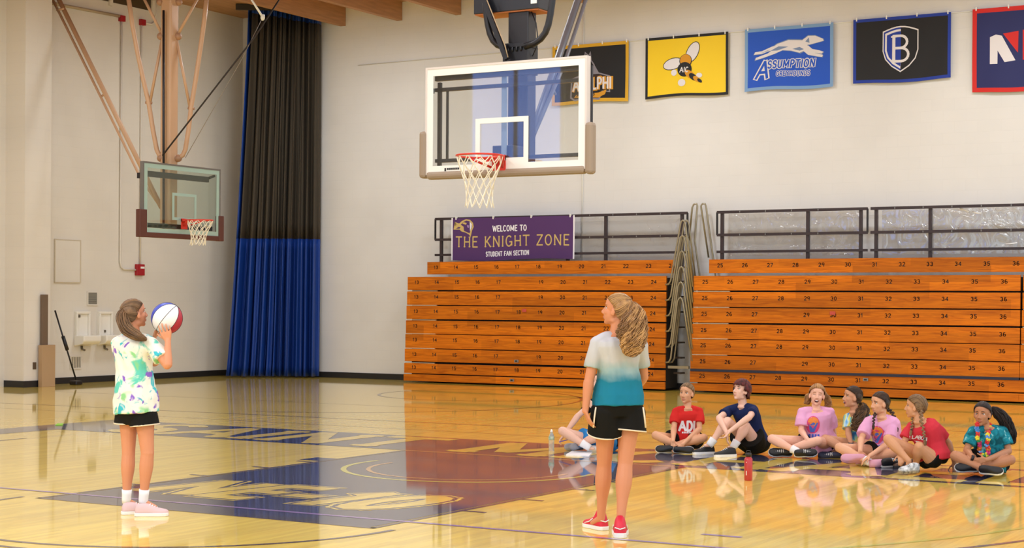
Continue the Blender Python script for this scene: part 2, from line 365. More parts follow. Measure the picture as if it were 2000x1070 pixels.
# ---------------------------------------------------------------- wall fittings
def onL(px, py): return AX(px, py, XL)
ap = MB().box(XL, XL + .02, 23.14, 23.79, 1.97, 2.78)
o = ap.build('access_panel', WALLL, bevel=.004); tag(o, 'cream painted access panel flush on the left wall above the drinking fountains', 'panel')
fr = MB(); 
for a in ((23.12, 23.14, 1.97, 2.78), (23.79, 23.81, 1.97, 2.78), (23.12, 23.81, 1.955, 1.97), (23.12, 23.81, 2.78, 2.795)): fr.box(XL, XL + .028, *a)
fr.build('panel_edge', mat('panel_edge', 'cdbfa8', .6), o)
def grille(y0, y1, z0, z1, n, vert, lbl, fcol):
    t = thing('wall_vent', lbl, 'vent', (XL, (y0 + y1) / 2, z0))
    b = MB().box(XL, XL + .006, y0, y1, z0, z1); b.build('backing', mat('vent_dark', '3a3630', .6), t)
    m = MB(); e = .025
    for a in ((y0 - e, y0, z0 - e, z1 + e), (y1, y1 + e, z0 - e, z1 + e), (y0, y1, z0 - e, z0), (y0, y1, z1, z1 + e)): m.box(XL, XL + .02, *a)
    m.build('vent_frame', WALLL, t)
    m = MB()
    for i in range(n):
        if vert: y = y0 + (i + .5) * (y1 - y0) / n; m.box(XL + .004, XL + .014, y - .012, y + .012, z0, z1)
        else: z = z0 + (i + .5) * (z1 - z0) / n; m.box(XL + .004, XL + .016, y0, y1, z - .006, z + .006)
    m.build('louvre', mat(fcol[0], fcol[1], .5), t)
grille(24.02, 24.26, 1.54, 1.77, 12, False, 'small grey louvred vent on the left wall above the two drinking fountains', ('vent_grey', '9b968a'))
grille(23.57, 23.83, .3, .51, 6, True, 'small barred vent low on the left wall under the drinking fountains', ('vent_cream', 'cfc4b0'))
PORC = mat('white_porcelain', 'eee7da', .25, coat=.4)
for i, (y0, y1) in enumerate(((23.66, 24.04), (24.28, 24.66))):
    t = thing('drinking_fountain', ['white wall drinking fountain with tall back, nearer the broom', 'white wall drinking fountain with tall back, behind the girl with the ball'][i], 'drinking fountain', (XL, (y0 + y1) / 2, .7), 'wall drinking fountains')
    m = MB().box(XL, XL + .03, y0, y1, .8, 1.4)
    for a, b_ in ((y0, y0 + .045), (y1 - .045, y1)): m.box(XL + .03, XL + .07, a, b_, .8, 1.349)
    m.box(XL + .0305, XL + .0705, y0, y1, 1.35, 1.4); m.build('back_panel', PORC, t, bevel=.006)
    m = MB(); m.prism([(XL, y0 - .01, .72), (XL + .22, y0 - .01, .76), (XL + .27, y0 - .01, .82), (XL + .27, y0 - .01, .93), (XL, y0 - .01, .93)], (0, y1 - y0 + .1, 0)); m.build('basin', PORC, t, bevel=.02)
    m = MB().box(XL + .03, XL + .05, (y0 + y1) / 2 - .03 - .08 * (1 - i), (y0 + y1) / 2 + .01 - .08 * (1 - i), 1.28 - i * .3, 1.33 - i * .3); m.build('spout', mat('dull_metal', '7b7468', .35, metal=.6), t)
    m = MB().tube([(XL + .02, (y0 + y1) / 2, .72), (XL + .03, (y0 + y1) / 2, .66), (XL + .1, (y0 + y1) / 2, .64)], .022); m.build('drain_pipe', MATS['dull_metal'], t)
RED = mat('alarm_red', 'a4141c', .4)
o = MB().box(XL, XL + .07, 25.33, 25.56, 2.13, 2.36).build('fire_alarm', RED, bevel=.01); tag(o, 'red fire alarm box at the end of a bent conduit on the left wall', 'fire alarm')
MB().box(XL + .07, XL + .078, 25.43, 25.54, 2.27, 2.31).build('alarm_label', WHITEP, o)
for i, (y0, y1, z) in enumerate(((24.82, 24.95, 7.23), (25.41, 25.54, 7.24))):
    o = MB().box(XL, XL + .08, y0, y1, z, z + .12).build('alarm_box', RED, bevel=.006)
    tag(o, ['small red junction box high on the left wall, the left one under the window', 'small red junction box high on the left wall, the right one under the window'][i], 'junction box', 'red junction boxes')
def conduit(pts, r, lbl, m=WALLL):
    o = MB().tube(pts, r, 8).build('conduit_pipe', m); tag(o, lbl, 'pipe'); return o
yb = 24.885
conduit([(XL + .03, yb, 7.23), (XL + .03, yb, 2.4), (XL + .03, yb + .03, 2.3), (XL + .03, yb + .1, 2.25), (XL + .03, 25.33, 2.24)], .017, 'cream conduit running down from the left red box and bending to the fire alarm')
conduit([(XL + .03, 25.46, 7.24), (XL + .03, 25.46, 2.36)], .014, 'thin cream conduit straight down from the right red box to the fire alarm')
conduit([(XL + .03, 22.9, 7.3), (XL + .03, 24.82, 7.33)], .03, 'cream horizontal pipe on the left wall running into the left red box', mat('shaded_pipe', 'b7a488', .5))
conduit([(XL + .03, 25.54, 7.3), (XL + .03, 25.75, 7.3), (XL + .03, 25.85, 7.36), (XL + .03, 25.88, 7.5), (XL + .03, 25.88, ZC)], .022, 'cream pipe bending up beside the high window from the right red box')
conduit([(XL + .075, 22.75, 0), (XL + .075, 22.75, ZC)], .06, 'cream painted riser pipe in the corner beside the wall pilaster')
conduit([(-15.27, YR - .02, 2.2), (-15.27, YR - .02, ZC)], .013, 'thin white vertical conduit on the long wall behind the near hoop', WHITEP)
o = MB().tube([(-20.66, YR - .02, 6.62), (-6, YR - .02, 6.69)], .008, 6).build('hanging_rod', WHITEP); tag(o, 'thin white rod along the long wall that the college banners hang from', 'rod')
o = MB().box(-23.3, -23.29, 22.12, 22.2, .33, .46).build('wall_outlet', mat('outlet_brown', '5c4a38', .5)); tag(o, 'small brown outlet plate low on the pilaster at far left', 'outlet')
# folded board and broom by the pilaster
t = thing('folded_table', 'brown folded board standing against the left wall beside the pilaster', 'board', (-23.5, 22.75, 0))
p0 = AX(95, 758, -23.1); 
b = MB(); b.box(-23.26, -23.16, 22.22, 22.55, 0, .78); b.build('lower_box', mat('tan_board', 'b0906c', .5), t, bevel=.005)
b = MB(); b.box(-23.28, -23.22, 22.28, 22.42, .78, 1.72); b.build('upper_board', mat('brown_board', '6d5947', .5), t, bevel=.005)
t = thing('broom', 'thin black handled broom leaning against the left wall under the access panel', 'broom', (-23.2, 23.2, 0))
MB().tube([(-23.62, 22.98, 1.42), (-23.3, 23.22, .1)], .016, 8).build('handle', BLACK, t); MB().tube([(-23.5, 23.07, .93), (-23.43, 23.12, .66)], .035, 8).build('grip', BLACK, t)
MB().box(-23.38, -23.2, 23.12, 23.3, 0, .08).build('brush', BLACK, t, bevel=.02)

# ---------------------------------------------------------------- corner curtain
t = thing('divider_curtain', 'tall gym divider curtain, dark olive mesh above and blue vinyl below, gathered in the corner', 'curtain', (-22.3, 28.0, 0))
CUA, CUB = Vector((-23.17, 27.47, 0)), Vector((-21.5, 28.46, 0)); CUN = Vector((.511, -.86, 0))
def fold(u, z):   # u 0..1 along the stack
    k = z / 7.6; u = u + .022 * math.sin(u * 11 + 1) + .012 * math.sin(u * 23 + z * .12)
    return (.11 * math.sin(u * 2 * math.pi * 12 + .6 * math.sin(z * .5)) + .05 * math.sin(u * 2 * math.pi * 29 + z * .35) + .05 * math.sin(u * 9 + z * .6)) * (1.15 - .35 * k)
def curt(name, z0, z1, u0, u1, m, off=0, n=260):
    mb = MB(); nz = 14; V = []
    for j in range(nz + 1):
        z = z0 + (z1 - z0) * j / nz; row = []
        for i in range(n + 1):
            u = u0 + (u1 - u0) * i / n; k = min(1, z / 7.6)
            zz = z if z < 7.4 else z + .24 * (1 - u); f0 = .22 * k ** .8; q = f0 + (u + .012 * math.sin(u * 70)) * (1 - f0); p_ = CUA.lerp(CUB, q) + CUN * (fold(u, z) + off)
            row.append(mb.b.verts.new((p_.x, p_.y, zz)))
        V.append(row)
    for j in range(nz):
        for i in range(n):
            fc = mb.b.faces.new((V[j][i], V[j][i + 1], V[j + 1][i + 1], V[j + 1][i])); fc.smooth = True
    o = mb.build(name, m, t); md = o.modifiers.new('thick', 'SOLIDIFY'); md.thickness = .006; return o
OLIVE = mat('olive_mesh_fabric', '453c30', .85); BLUEV = mat('blue_vinyl', '0e3a8c', .5)
curt('mesh_panel', 2.95, 7.52, 0.05, 1, OLIVE); curt('vinyl_panel', .03, 2.95, 0, 1, BLUEV); curt('top_hem', 7.52, 7.66, 0, 1, BLUEV, .003); curt('edge_band', 2.95, 7.52, 0, .05, BLUEV, .003, 14)
for i in range(16): p_ = CUA.lerp(CUB, .24 + i * .05); MB().tube([(p_.x, p_.y, 7.6), (p_.x, p_.y, ZC)], .006, 5).build('hanging_chain', BLACK, t)
o = MB().bar((-22.75, 27.2, 7.8), (-21.3, 28.15, 7.8), .08, .12).build('curtain_track', mat('dark_track', '2b241e', .6)); tag(o, 'dark steel track above the corner divider curtain', 'track')
# ---------------------------------------------------------------- bleachers
NUMM = mat('black_number', '1f120a', .6); WORN = mat('worn_edge', 'c9b39b', .5)
ROWS = [(2.43, 2.18), (2.13, 1.865), (1.835, 1.565), (1.545, 1.28), (1.25, .985), (.972, .695), (.678, .425), (.385, .185), (.165, .03)]
def bleacher(name_lbl, x0, x1, top_x0, top_x1, n0, n1, xn0, dx, missing, handles):
    t = thing('bleacher', name_lbl, 'bleachers', ((x0 + x1) / 2, 28.2, 0), 'folded wooden bleachers')
    for i, (za, zb) in enumerate(ROWS):
        a, b_ = (top_x0, top_x1) if i == 0 else (x0 - .008 * (i - 1), x1)
        yf = 28.03 - .006 * i if i else 28.06
        m = MB(); m.box(a, b_, yf, yf + .045, zb, za)
        m.mi = 1
        if i < 8:
            for n in range(n0, n1 + 1):
                if (i, n) in missing: continue
                xx = xn0 + (n - n0) * dx * (.983 if i == 0 else 1) + (.05 if False else 0) + (.43 if i == 0 and x0 < -15 else (.27 if i == 0 else 0)) - (.006 * i)
                letter(m, lambda u, v, l: (u, yf - .0015, v), str(n), xx, za - .14 + (.03 if i == 7 else 0), .062, sw=.2, gap=.24, wsc=1.2, center=True)
        if i in (2, 3, 4, 5, 6, 7) and x0 < -5: 
            m.mi = 2; m.box(a + .02, a + .72, yf + .005, yf + .05, za + .004, za + .018)
        o = m.build('seat_board', [BENCH, NUMM, WORN], t, bevel=.004)
    if 'right' in name_lbl:
        MB().box(x0 - .03, x1 + .0, 27.965, 28.0, .385, .43).build('navy_strip', mat('navy_strip', '1c2238', .5), t)
    if x0 < -15: MB().box(-16.22, -16.13, 28.0, 28.02, 1.44, 1.5).build('sticker', mat('faded_red_sticker', 'c04a3c', .6), t)
    elif x0 < -12: MB().box(-9.98, -9.88, 28.0, 28.02, 1.44, 1.5).build('sticker', mat('faded_red_sticker', 'c04a3c', .6), t)
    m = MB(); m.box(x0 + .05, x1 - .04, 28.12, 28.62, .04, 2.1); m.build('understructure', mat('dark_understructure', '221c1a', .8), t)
    for hx, hz in handles: m = MB(); m.box(hx, hx + .09, 27.93, 27.95, hz, hz + .05); m.mi = 1; m.box(hx + .02, hx + .07, 27.925, 27.935, hz + .012, hz + .038); m.build('pull_handle', [GREYS, BLACK], t)
    return t
LEFTB = bleacher('left bank of folded wooden bleachers with seat numbers 13 to 24, under the purple banner', -18.92, -13.15, -18.47, -13.02, 13, 24, -18.69, .481, {(1, 18), (2, 18), (6, 18), (3, 99)}, [(-16.35, .46), (-16.45, .085)])
bleacher('right bank of folded wooden bleachers with seat numbers 25 to 36, behind the seated children', -12.6, -6.70, -12.31, -6.0, 25, 36, -12.36, .491, {(3, 28), (6, 28)}, [(-9.35, .3), (-9.45, .085)])
bleacher('end of a further bleacher bank at the right edge of the photo', -6.655, -3.4, -5.98, -3.4, 37, 42, -6.40, .48, set(), [])
# back guard rails with clear panels
PLEX = bpy.data.materials.new('clear_plastic_sheet'); PLEX.use_nodes = True; nt = PLEX.node_tree; nt.nodes.remove(nt.nodes['Principled BSDF'])
tr = nt.nodes.new('ShaderNodeBsdfTransparent'); tr.inputs[0].default_value = (.9, .895, .89, 1); gl = nt.nodes.new('ShaderNodeBsdfGlossy'); gl.inputs['Roughness'].default_value = .08
mx = nt.nodes.new('ShaderNodeMixShader'); mx.inputs[0].default_value = .09; tcn = nt.nodes.new('ShaderNodeTexCoord'); wvn = nt.nodes.new('ShaderNodeTexNoise'); wvn.inputs['Scale'].default_value = 3.2; wvn.inputs['Distortion'].default_value = 1.5; bpn = nt.nodes.new('ShaderNodeBump'); bpn.inputs['Distance'].default_value = .05; bpn.inputs['Strength'].default_value = .35; nt.links.new(tcn.outputs['Object'], wvn.inputs['Vector']); nt.links.new(wvn.outputs['Fac'], bpn.inputs['Height']); nt.links.new(bpn.outputs[0], gl.inputs['Normal']); nt.links.new(tr.outputs[0], mx.inputs[1]); nt.links.new(gl.outputs[0], mx.inputs[2]); nt.links.new(mx.outputs[0], nt.nodes['Material Output'].inputs[0])
def guard(lbl, x0, x1, posts, loop_l, loop_r, px0, px1, clear):
    t = thing('guard_rail', lbl, 'railing', ((x0 + x1) / 2, 28.4, 2.4), 'railings behind the top bleacher row')
    y = 28.4
    for z, n in ((3.31, 'top_rail'), (2.89, 'middle_rail'), (2.58, 'lower_rail')):
        MB().bar((x0, y, z), (x1, y, z), .045, .05 if n != 'lower_rail' else .045).build(n, DARKB, t)
    for x in posts: MB().bar((x, y + .03, 2.2), (x, y + .03, 3.31), .055, .055).build('post', DARKB, t)
    for x, s in ((x0, loop_l), (x1, loop_r)):
        if s: MB().bar((x, y, 2.89), (x, y, 3.31), .03, .03).build('end_loop', BLACK, t)
    sh = MB().box(px0, px1, y + .065, y + .072, 2.5, 3.28)
    sh.build('clear_panel', PLEX, t)
    for i in range(int((px1 - px0) / .5)): 
        for z in (3.31, 2.89): MB().box(px0 + .25 + i * .5, px0 + .264 + i * .5, y - .028, y - .024, z - .015, z + .015).build('rail_screw', GREYS, t)
    if clear:
        m = MB(); rnd = random.Random(3)
        for pts in clear:
            m.tube([(a, y + .062, b_) for a, b_ in pts], .012, 5, flat=.12)
        m.build('scuff_mark', mat('white_scuff', 'efe9f2', .4), t)
guard('dark brown guard rail with clear panels along the back of the left bleachers', -18.5, -12.9, (-18.37, -15.45, -14.62, -13.02), 1, 1, -15.2, -13.05, None)
guard('dark brown guard rail with clear panels behind the right bleachers, nearer the aisle', -12.3, -9.44, (-12.21, -10.55, -9.57), 1, 1, -12.1, -9.62, None)
guard('dark brown guard rail with clear scuffed panels at the right edge of the photo', -9.38, -4, (-9.29, -8.33, -6.2), 0, 0, -9.2, -4.2, None)
for pts, wh in zip(([(1875, 407), (1885, 410), (1893, 414)], [(1899, 413), (1908, 416), (1917, 416)], [(1964, 477), (1976, 476), (1987, 474)], [(1925, 488), (1934, 485)], [(1958, 493), (1962, 489)]), ('upper left one, thin and slanting', 'upper right one, short and thick', 'longest one lying level above the lower rail', 'small one just left on the lower rail', 'lowest tiny one under the lower rail')):
    tag(MB().tube([AY(a, b, 28.452) for a, b in pts], .013, 6).build('paper_scrap', mat('torn_paper', 'f4f2f0', .6)), 'torn white paper on the right edge railing, ' + wh, 'paper', 'paper scraps on the railing')
# aisle hand rails in the gap
order = ['topmost', 'second from the top', 'third from the top', 'fourth from the top', 'fifth from the top', 'lowest']
for k in range(6):
    dy = 30.4 * k; y = 27.98 - .0 * k
    t = thing('aisle_rail', 'tan hairpin tube handrail stacked in the bleacher gap, ' + order[k], 'handrail', tuple(AY(1325, 600, 28.1)), 'tan hairpin aisle rails')
    for j, off in enumerate((0, 7)):
        yy = 28.0 + j * .2
        tops = 430 + 30.2 * k
        L = [(1300, 556 + dy), (1306, 555 + dy), (1310, 548 + dy), (1329 - k * 1.2, tops + 8), (1331 - k, tops + 2), (1334 - k, tops)]
        Rr = [(1334 - k, tops), (1337 - k, tops + 3), (1339 - k, tops + 10), (1353 - .2 * k, min(560 + dy, 705))]
        m = MB().tube([AY(a + off * 1.0, b, yy) for a, b in L + Rr[1:]], .0175, 8); m.build('front_tube' if j == 0 else 'rear_tube', CHROME, t)
for i, (pts, s) in enumerate((([(1346, 470), (1352, 405), (1355, 399), (1361, 398), (1362, 402), (1357, 470), (1366, 535), (1372, 620), (1372, 757)], 'left'), ([(1384, 503), (1369, 402), (1372, 398), (1377, 398), (1379, 403), (1393, 504), (1400, 560), (1400, 757)], 'right'))):
    tag(MB().tube([AY(a, b, 28.52) for a, b in pts], .018, 8).build('aisle_rail', CHROME), 'tall tan tube handrail standing above the bleacher gap, %s one of two' % s, 'handrail', 'tall rear aisle rails')
for k in range(7): MB().box(-13.12, -12.98, 28.3, 28.5, 2.02 - k * .285, 2.05 - k * .285).build('step_bracket', mat('bracket_brown', '4a3a2c', .6), LEFTB)
tag(MB().box(-13.12, -12.7, 28.05, 28.09, .42, .47).build('cross_bar', CHROME), 'short tan bar low in the gap between the bleachers', 'bar')

# ---------------------------------------------------------------- purple welcome banner
def cloth(name, P, w_, h_, layers, mats, lbl, cat, amp=.008, seed=0, group=None, fx=5, thick=.004, subs=2):
    """P: lower-left corner; spans +X (w_) and +Z (h_). layers: function drawing 2D shapes with T(u,v,layer) into mb"""
    mb = MB(); P = Vector(P)
    def T(u, v, l=0): return (P.x + u, P.y - .0016 * l - .002, P.z + v)
    nx, nz = 36, 20; V = [[mb.b.verts.new(T(w_ * i / nx, h_ * j / nz, 0)) for i in range(nx + 1)] for j in range(nz + 1)]
    for j in range(nz):
        for i in range(nx): fc = mb.b.faces.new((V[j][i], V[j][i + 1], V[j + 1][i + 1], V[j + 1][i])); fc.smooth = True
    n0 = len(mb.b.faces)
    mb.b.faces.ensure_lookup_table()
    layers(mb, T)
    mb.b.faces.ensure_lookup_table(); extra = mb.b.faces[n0:]
    big = [f for f in extra if len(f.verts) > 4]
    if big: bmesh.ops.triangulate(mb.b, faces=big)
    for it in range(5):
        ed = [e for e in mb.b.edges if e.calc_length() > .13 and all(abs(v.co.y - (P.y - .002)) > .0008 for v in e.verts)]
        if not ed: break
        bmesh.ops.subdivide_edges(mb.b, edges=ed, cuts=1)
        bmesh.ops.triangulate(mb.b, faces=[f for f in mb.b.faces if len(f.verts) > 4])
    for v in mb.b.verts:
        u = (v.co.x - P.x); q = (v.co.z - P.z)
        k = q / h_
        d = amp * (math.sin(u * fx + seed + q * 2.2) + .6 * math.sin(u * fx * 2.3 - q * 4 + seed * 2)) * (1.15 - k)
        v.co.y -= amp * 1.7 + d
        v.co.z -= .018 * math.sin(math.pi * u / w_ * 2 + seed) * (1 - k) 
    me = bpy.data.meshes.new(name); mb.b.to_mesh(me); mb.b.free()
    for m_ in mats: me.materials.append(m_)
    o = bpy.data.objects.new(name, me); C.objects.link(o)
    tag(o, lbl, cat, group)
    for i in range(4): m = MB(); m.box(P.x + w_ * (.03 + .313 * i), P.x + w_ * (.03 + .313 * i) + .02, P.y - .03, P.y + .02, P.z + h_ - .03, P.z + h_ + .03); m.build('hanging_tie', WHITEP, o)
    return o
PURP = mat('purple_vinyl', '4f2a66', .4); GOLD = mat('banner_gold', 'cdb06b', .5); WH = mat('banner_white', 'eeeaf0', .5); LIL = mat('banner_lilac', '9a78b0', .5)
def welcome(mb, T):
    mb.mi = 2
    for a in ((-.02, .012), (2.768, 2.80)): mb.poly([T(a[0], 0, 2), T(a[1], 0, 2), T(a[1], .85, 2), T(a[0], .85, 2)])
    letter(mb, T, 'WELCOME TO', 1.34, .57, .105, sw=.2, gap=.22, wsc=.82, center=True, lay=1.5)
    letter(mb, T, 'STUDENT FAN SECTION', 1.29, .085, .085, sw=.2, gap=.22, wsc=.72, center=True, lay=1.5)
    mb.mi = 1; letter(mb, T, 'THE KNIGHT ZONE', 1.385, .27, .2, sw=.13, gap=.26, wsc=.98, serif=.11, center=True, lay=1.5)
    def S(p, l): return [T(.03 + a * .48, .5 + b * .32, l) for a, b in p]
    mb.mi = 1; mb.poly(S([(0, .36), (.12, .5), (.02, .58), (.2, .62), (.07, .84), (.28, .74), (.42, .9), (.62, 1), (.82, .95), (.96, .76), (1, .52), (.92, .3), (.86, .14), (.86, -.1), (.76, .06), (.58, .18), (.4, .24), (.5, .4), (.3, .36)], 1.5))
    mb.mi = 0; mb.poly(S([(.36, .66), (.48, .82), (.64, .92), (.8, .86), (.9, .72), (.93, .52), (.84, .3), (.8, .12), (.7, .18), (.52, .28), (.6, .46), (.5, .54)], 2.2))
    mb.mi = 2; mb.poly(S([(.8, .85), (.9, .7), (.9, .5), (.82, .25), (.85, .55)], 2.8)); mb.mi = 3; mb.poly(S([(.66, .65), (.78, .6), (.76, .45), (.68, .5)], 2.8))
    mb.mi = 1; mb.poly(S([(.44, .72), (.5, .82), (.66, .76), (.62, .66)], 2.8)); mb.mi = 0; mb.poly(S([(.12, .42), (.24, .52), (.36, .5), (.3, .42)], 2.8))
cloth('welcome_banner', (-18.04, 28.33, 2.47), 2.78, .84, welcome, [PURP, GOLD, WH, LIL], 'long purple banner reading WELCOME TO THE KNIGHT ZONE above the left bleachers', 'banner', amp=.006, fx=3)

# ---------------------------------------------------------------- college banners on the long wall
def border(mb, T, w_, h_, b, mi):
    mb.mi = mi
    for q in (((0, 0), (w_, 0), (w_, b), (0, b)), ((0, h_ - b), (w_, h_ - b), (w_, h_), (0, h_)), ((0, b), (b, b), (b, h_ - b), (0, h_ - b)), ((w_ - b, b), (w_, b), (w_, h_ - b), (w_ - b, h_ - b))):
        mb.poly([T(a, c, 1) for a, c in q])
BK = mat('banner_black', '1a1a1e', .7); GD = mat('banner_yellow_gold', 'dca928', .7); YL = mat('banner_yellow', 'f6cf1f', .7); BW = mat('banner_print_white', 'e6e0e2', .7)
GY = mat('banner_grey', '8c8894', .7); BR = mat('banner_brown', '3a241c', .7); BL = mat('banner_blue', '1d55c8', .7); LB = mat('banner_pale_blue', '7ea3cf', .7); RB = mat('banner_royal', '1d3aa0', .7)
NV = mat('banner_navy', '22275f', .7); RD = mat('banner_red', 'd3241f', .7); OG = mat('banner_orange', 'd99a2a', .7)
def sc(T, x, y, w_, h_, l): return lambda pts, ll=0: [T(x + a * w_, y + b * h_, l + ll) for a, b in pts]
def b_panther(mb, T):
    border(mb, T, 1.67, 1.15, .065, 1)
    mb.mi = 2; s = sc(T, .4, .12, .9, .9, 2)
    mb.poly(s([(0, 0), (.02, .42), (.25, .48), (.32, .75), (.36, .98), (.45, .9), (.5, .98), (.53, .78), (.6, .68), (.56, .5), (.7, .5), (.98, .42), (.98, .06), (.8, .08), (.72, -.1), (.3, -.05), (.12, -.08)]))
    mb.mi = 0; mb.poly(s([(.04, .02), (.05, .38), (.27, .45), (.35, .75), (.38, .93), (.45, .86), (.49, .92), (.5, .77), (.57, .67), (.52, .47), (.7, .47), (.95, .4), (.95, .09), (.78, .1), (.7, -.06), (.3, -.02), (.12, -.04)], .7))
    mb.mi = 4; mb.poly(s([(.55, .46), (.72, .46), (.94, .38), (.9, .28), (.55, .26)], 1.2)); mb.mi = 3
    mb.poly(s([(.4, .8), (.46, .75), (.44, .6), (.5, .5), (.44, .52), (.39, .62)], 1.2)); mb.poly(s([(.1, .0), (.12, .06), (.7, .06), (.9, .12), (.86, .02), (.7, -.05)], 1.2))
    mb.mi = 3; letter(mb, T, 'ADELPHI', .47, .25, .22, sw=.3, gap=.2, wsc=.72, lay=4)
    mb.mi = 5; letter(mb, T, 'ADELPHI', .47, .255, .21, sw=.18, gap=.215, wsc=.72, lay=5)
    mb.mi = 0; letter(mb, T, 'PANTHERS', .5, .13, .07, sw=.22, gap=.2, wsc=.9, lay=5)
cloth('college_banner', (-15.93, YR - .05, 5.51), 1.67, 1.15, b_panther, [BK, GD, GY, OG, BR, BW], 'black banner with gold border and ADELPHI lettering, partly behind the near hoop', 'banner', seed=1, group='college banners on the long wall')
def blob(cx, cy, rx, ry, ang=0, n=20): 
    ca, sa = math.cos(R_(ang)), math.sin(R_(ang))
    return [(cx + rx * math.cos(t) * ca - ry * math.sin(t) * sa, cy + rx * math.cos(t) * sa + ry * math.sin(t) * ca) for t in [2 * math.pi * i / n for i in range(n)]]
def b_aic(mb, T):     # plain striped insect emblem
    border(mb, T, 1.70, 1.15, .05, 1)
    s = sc(T, 0, 0, 1, 1, 2)
    for mi, g, l in ((1, .014, 0), (2, 0, .8)):
        mb.mi = mi; mb.poly(s(blob(.58, .62, .2 + g, .1 + g, 10), l)); mb.poly(s(blob(.98, .82, .2 + g, .11 + g, 62), l))
    mb.mi = 1; mb.poly(s(blob(.84, .66, .13, .13), 1)); mb.mi = 3; mb.poly(s(blob(.84, .67, .115, .115), 1.6))
    mb.mi = 1; mb.poly(s(blob(.82, .5, .15, .14), 2)); mb.mi = 2; letter(mb, T, 'AIC', .72, .45, .09, sw=.2, gap=.2, wsc=.9, lay=5, slant=.1)
    for i, (cx, cy, r) in enumerate(((.93, .4, .12), (1.0, .35, .1), (1.07, .31, .08), (1.13, .28, .055))):
        mb.mi = 1 if i % 2 else 3; mb.poly(s(blob(cx, cy, r * .55, r, 55), 2.6 + i * .3))
    mb.mi = 2; mb.poly(s(blob(.76, .25, .08, .07), 3)); mb.poly(s(blob(1.12, .38, .06, .045), 3)); mb.poly(s(blob(.6, .45, .06, .06), 3))
cloth('college_banner', (-13.9, YR - .05, 5.52), 1.68, 1.14, b_aic, [YL, BK, BW, mat('banner_amber', 'd9941c', .7)], 'yellow banner with black border and AIC insect emblem', 'banner', seed=2.2, group='college banners on the long wall')
def b_grey(mb, T):
    border(mb, T, 1.70, 1.15, .06, 1)
    s = sc(T, .18, .22, 1.34, .75, 2)
    def body(g, l):
        for q in ([(.02, .66), (.0, .6), (.12, .6), (.3, .7), (.36, .8), (.26, .76), (.12, .67)], [(.03, .52), (.02, .46), (.14, .5), (.3, .58), (.42, .66), (.34, .74), (.2, .6)],
                  [(.22, .68), (.34, .82), (.5, .9), (.66, .88), (.76, .86), (.78, .66), (.66, .58), (.54, .64), (.42, .66), (.3, .6)],
                  [(.7, .88), (.78, .97), (.88, .96), (.99, .87), (1.0, .82), (.9, .79), (.8, .76), (.72, .76)],
                  [(.66, .7), (.74, .6), (.86, .56), (.97, .52), (1.0, .56), (.93, .61), (.84, .65), (.78, .74)], [(.7, .64), (.78, .52), (.92, .46), (.98, .44), (.99, .49), (.88, .55), (.78, .66)]):
            cx = sum(p[0] for p in q) / len(q); cy = sum(p[1] for p in q) / len(q)
            mb.poly(s([(cx + (p[0] - cx) * g, cy + (p[1] - cy) * (g * 2 - 1)) for p in q], l)); l += .06
    mb.mi = 3; body(1.07, 0); mb.mi = 2; body(1.0, .6)
    mb.mi = 3
    for q in ([(.24, .66), (.36, .76), (.5, .74), (.42, .7), (.34, .66)], [(.56, .68), (.66, .72), (.72, .66), (.66, .63)], [(.74, .84), (.79, .93), (.8, .8)], [(.1, .615), (.24, .7), (.2, .66)]): mb.poly(s(q, 1.5))
    for mi, sw, ly in ((2, .42, 3.6), (0, .2, 4.6)):
        mb.mi = mi; letter(mb, T, 'SSUMPTION', .45, .4, .13, sw=sw, gap=.26, wsc=.86, lay=ly, slant=.15); letter(mb, T, 'A', .22, .22, .3, sw=sw * .8, wsc=.9, lay=ly, slant=.25)
        letter(mb, T, 'GREYHOUNDS', .62, .25, .08, sw=sw, gap=.26, wsc=.85, lay=ly, slant=.12)
cloth('college_banner', (-11.87, YR - .05, 5.53), 1.68, 1.15, b_grey, [BL, LB, BW, mat('banner_steel', '7a8fb4', .7)], 'bright blue banner with running dog emblem and ASSUMPTION GREYHOUNDS lettering', 'banner', seed=3.1, group='college banners on the long wall')
def b_shield(mb, T):
    border(mb, T, 1.75, 1.15, .055, 1)
    def shield(k):
        pts = [(-.32, .3)] + [(-.32 + .64 * i / 8, .3 + .08 * math.sin(math.pi * i / 8)) for i in range(1, 8)] + [(.32, .3), (.32, -.05), (.27, -.2), (.16, -.32), (0, -.42), (-.16, -.32), (-.27, -.2), (-.32, -.05)]
        return [(.86 + a * k, .6 + b * k) for a, b in pts]
    s = sc(T, 0, 0, 1, 1, 2)
    mb.mi = 2; mb.poly(s(shield(1.0))); mb.mi = 0; mb.poly(s(shield(.94), .5))
    mb.mi = 1; sh = [(min(a, .865), b) for a, b in shield(.93)]; mb.poly(s(sh, 1)); mb.mi = 2
    mb.poly(s([(min(a, .865), b) for a, b in shield(.86)], 1.5)); mb.mi = 1; mb.poly(s([(min(a, .866), b) for a, b in shield(.76)], 2))
    mb.mi = 0; mb.poly(s([(max(a, .866), b) for a, b in shield(.8)], 2))
    mb.mi = 2; letter(mb, T, 'B', .7, .37, .44, sw=.1, wsc=1.05, serif=.1, lay=5.5); letter(mb, T, 'I', .7, .37, .44, sw=.12, wsc=1.0, serif=.12, lay=5.5)
cloth('college_banner', (-9.8, YR - .05, 5.54), 1.74, 1.15, b_shield, [BK, RB, BW], 'black banner with royal blue border and a white shield letter B', 'banner', seed=4.4, group='college banners on the long wall')
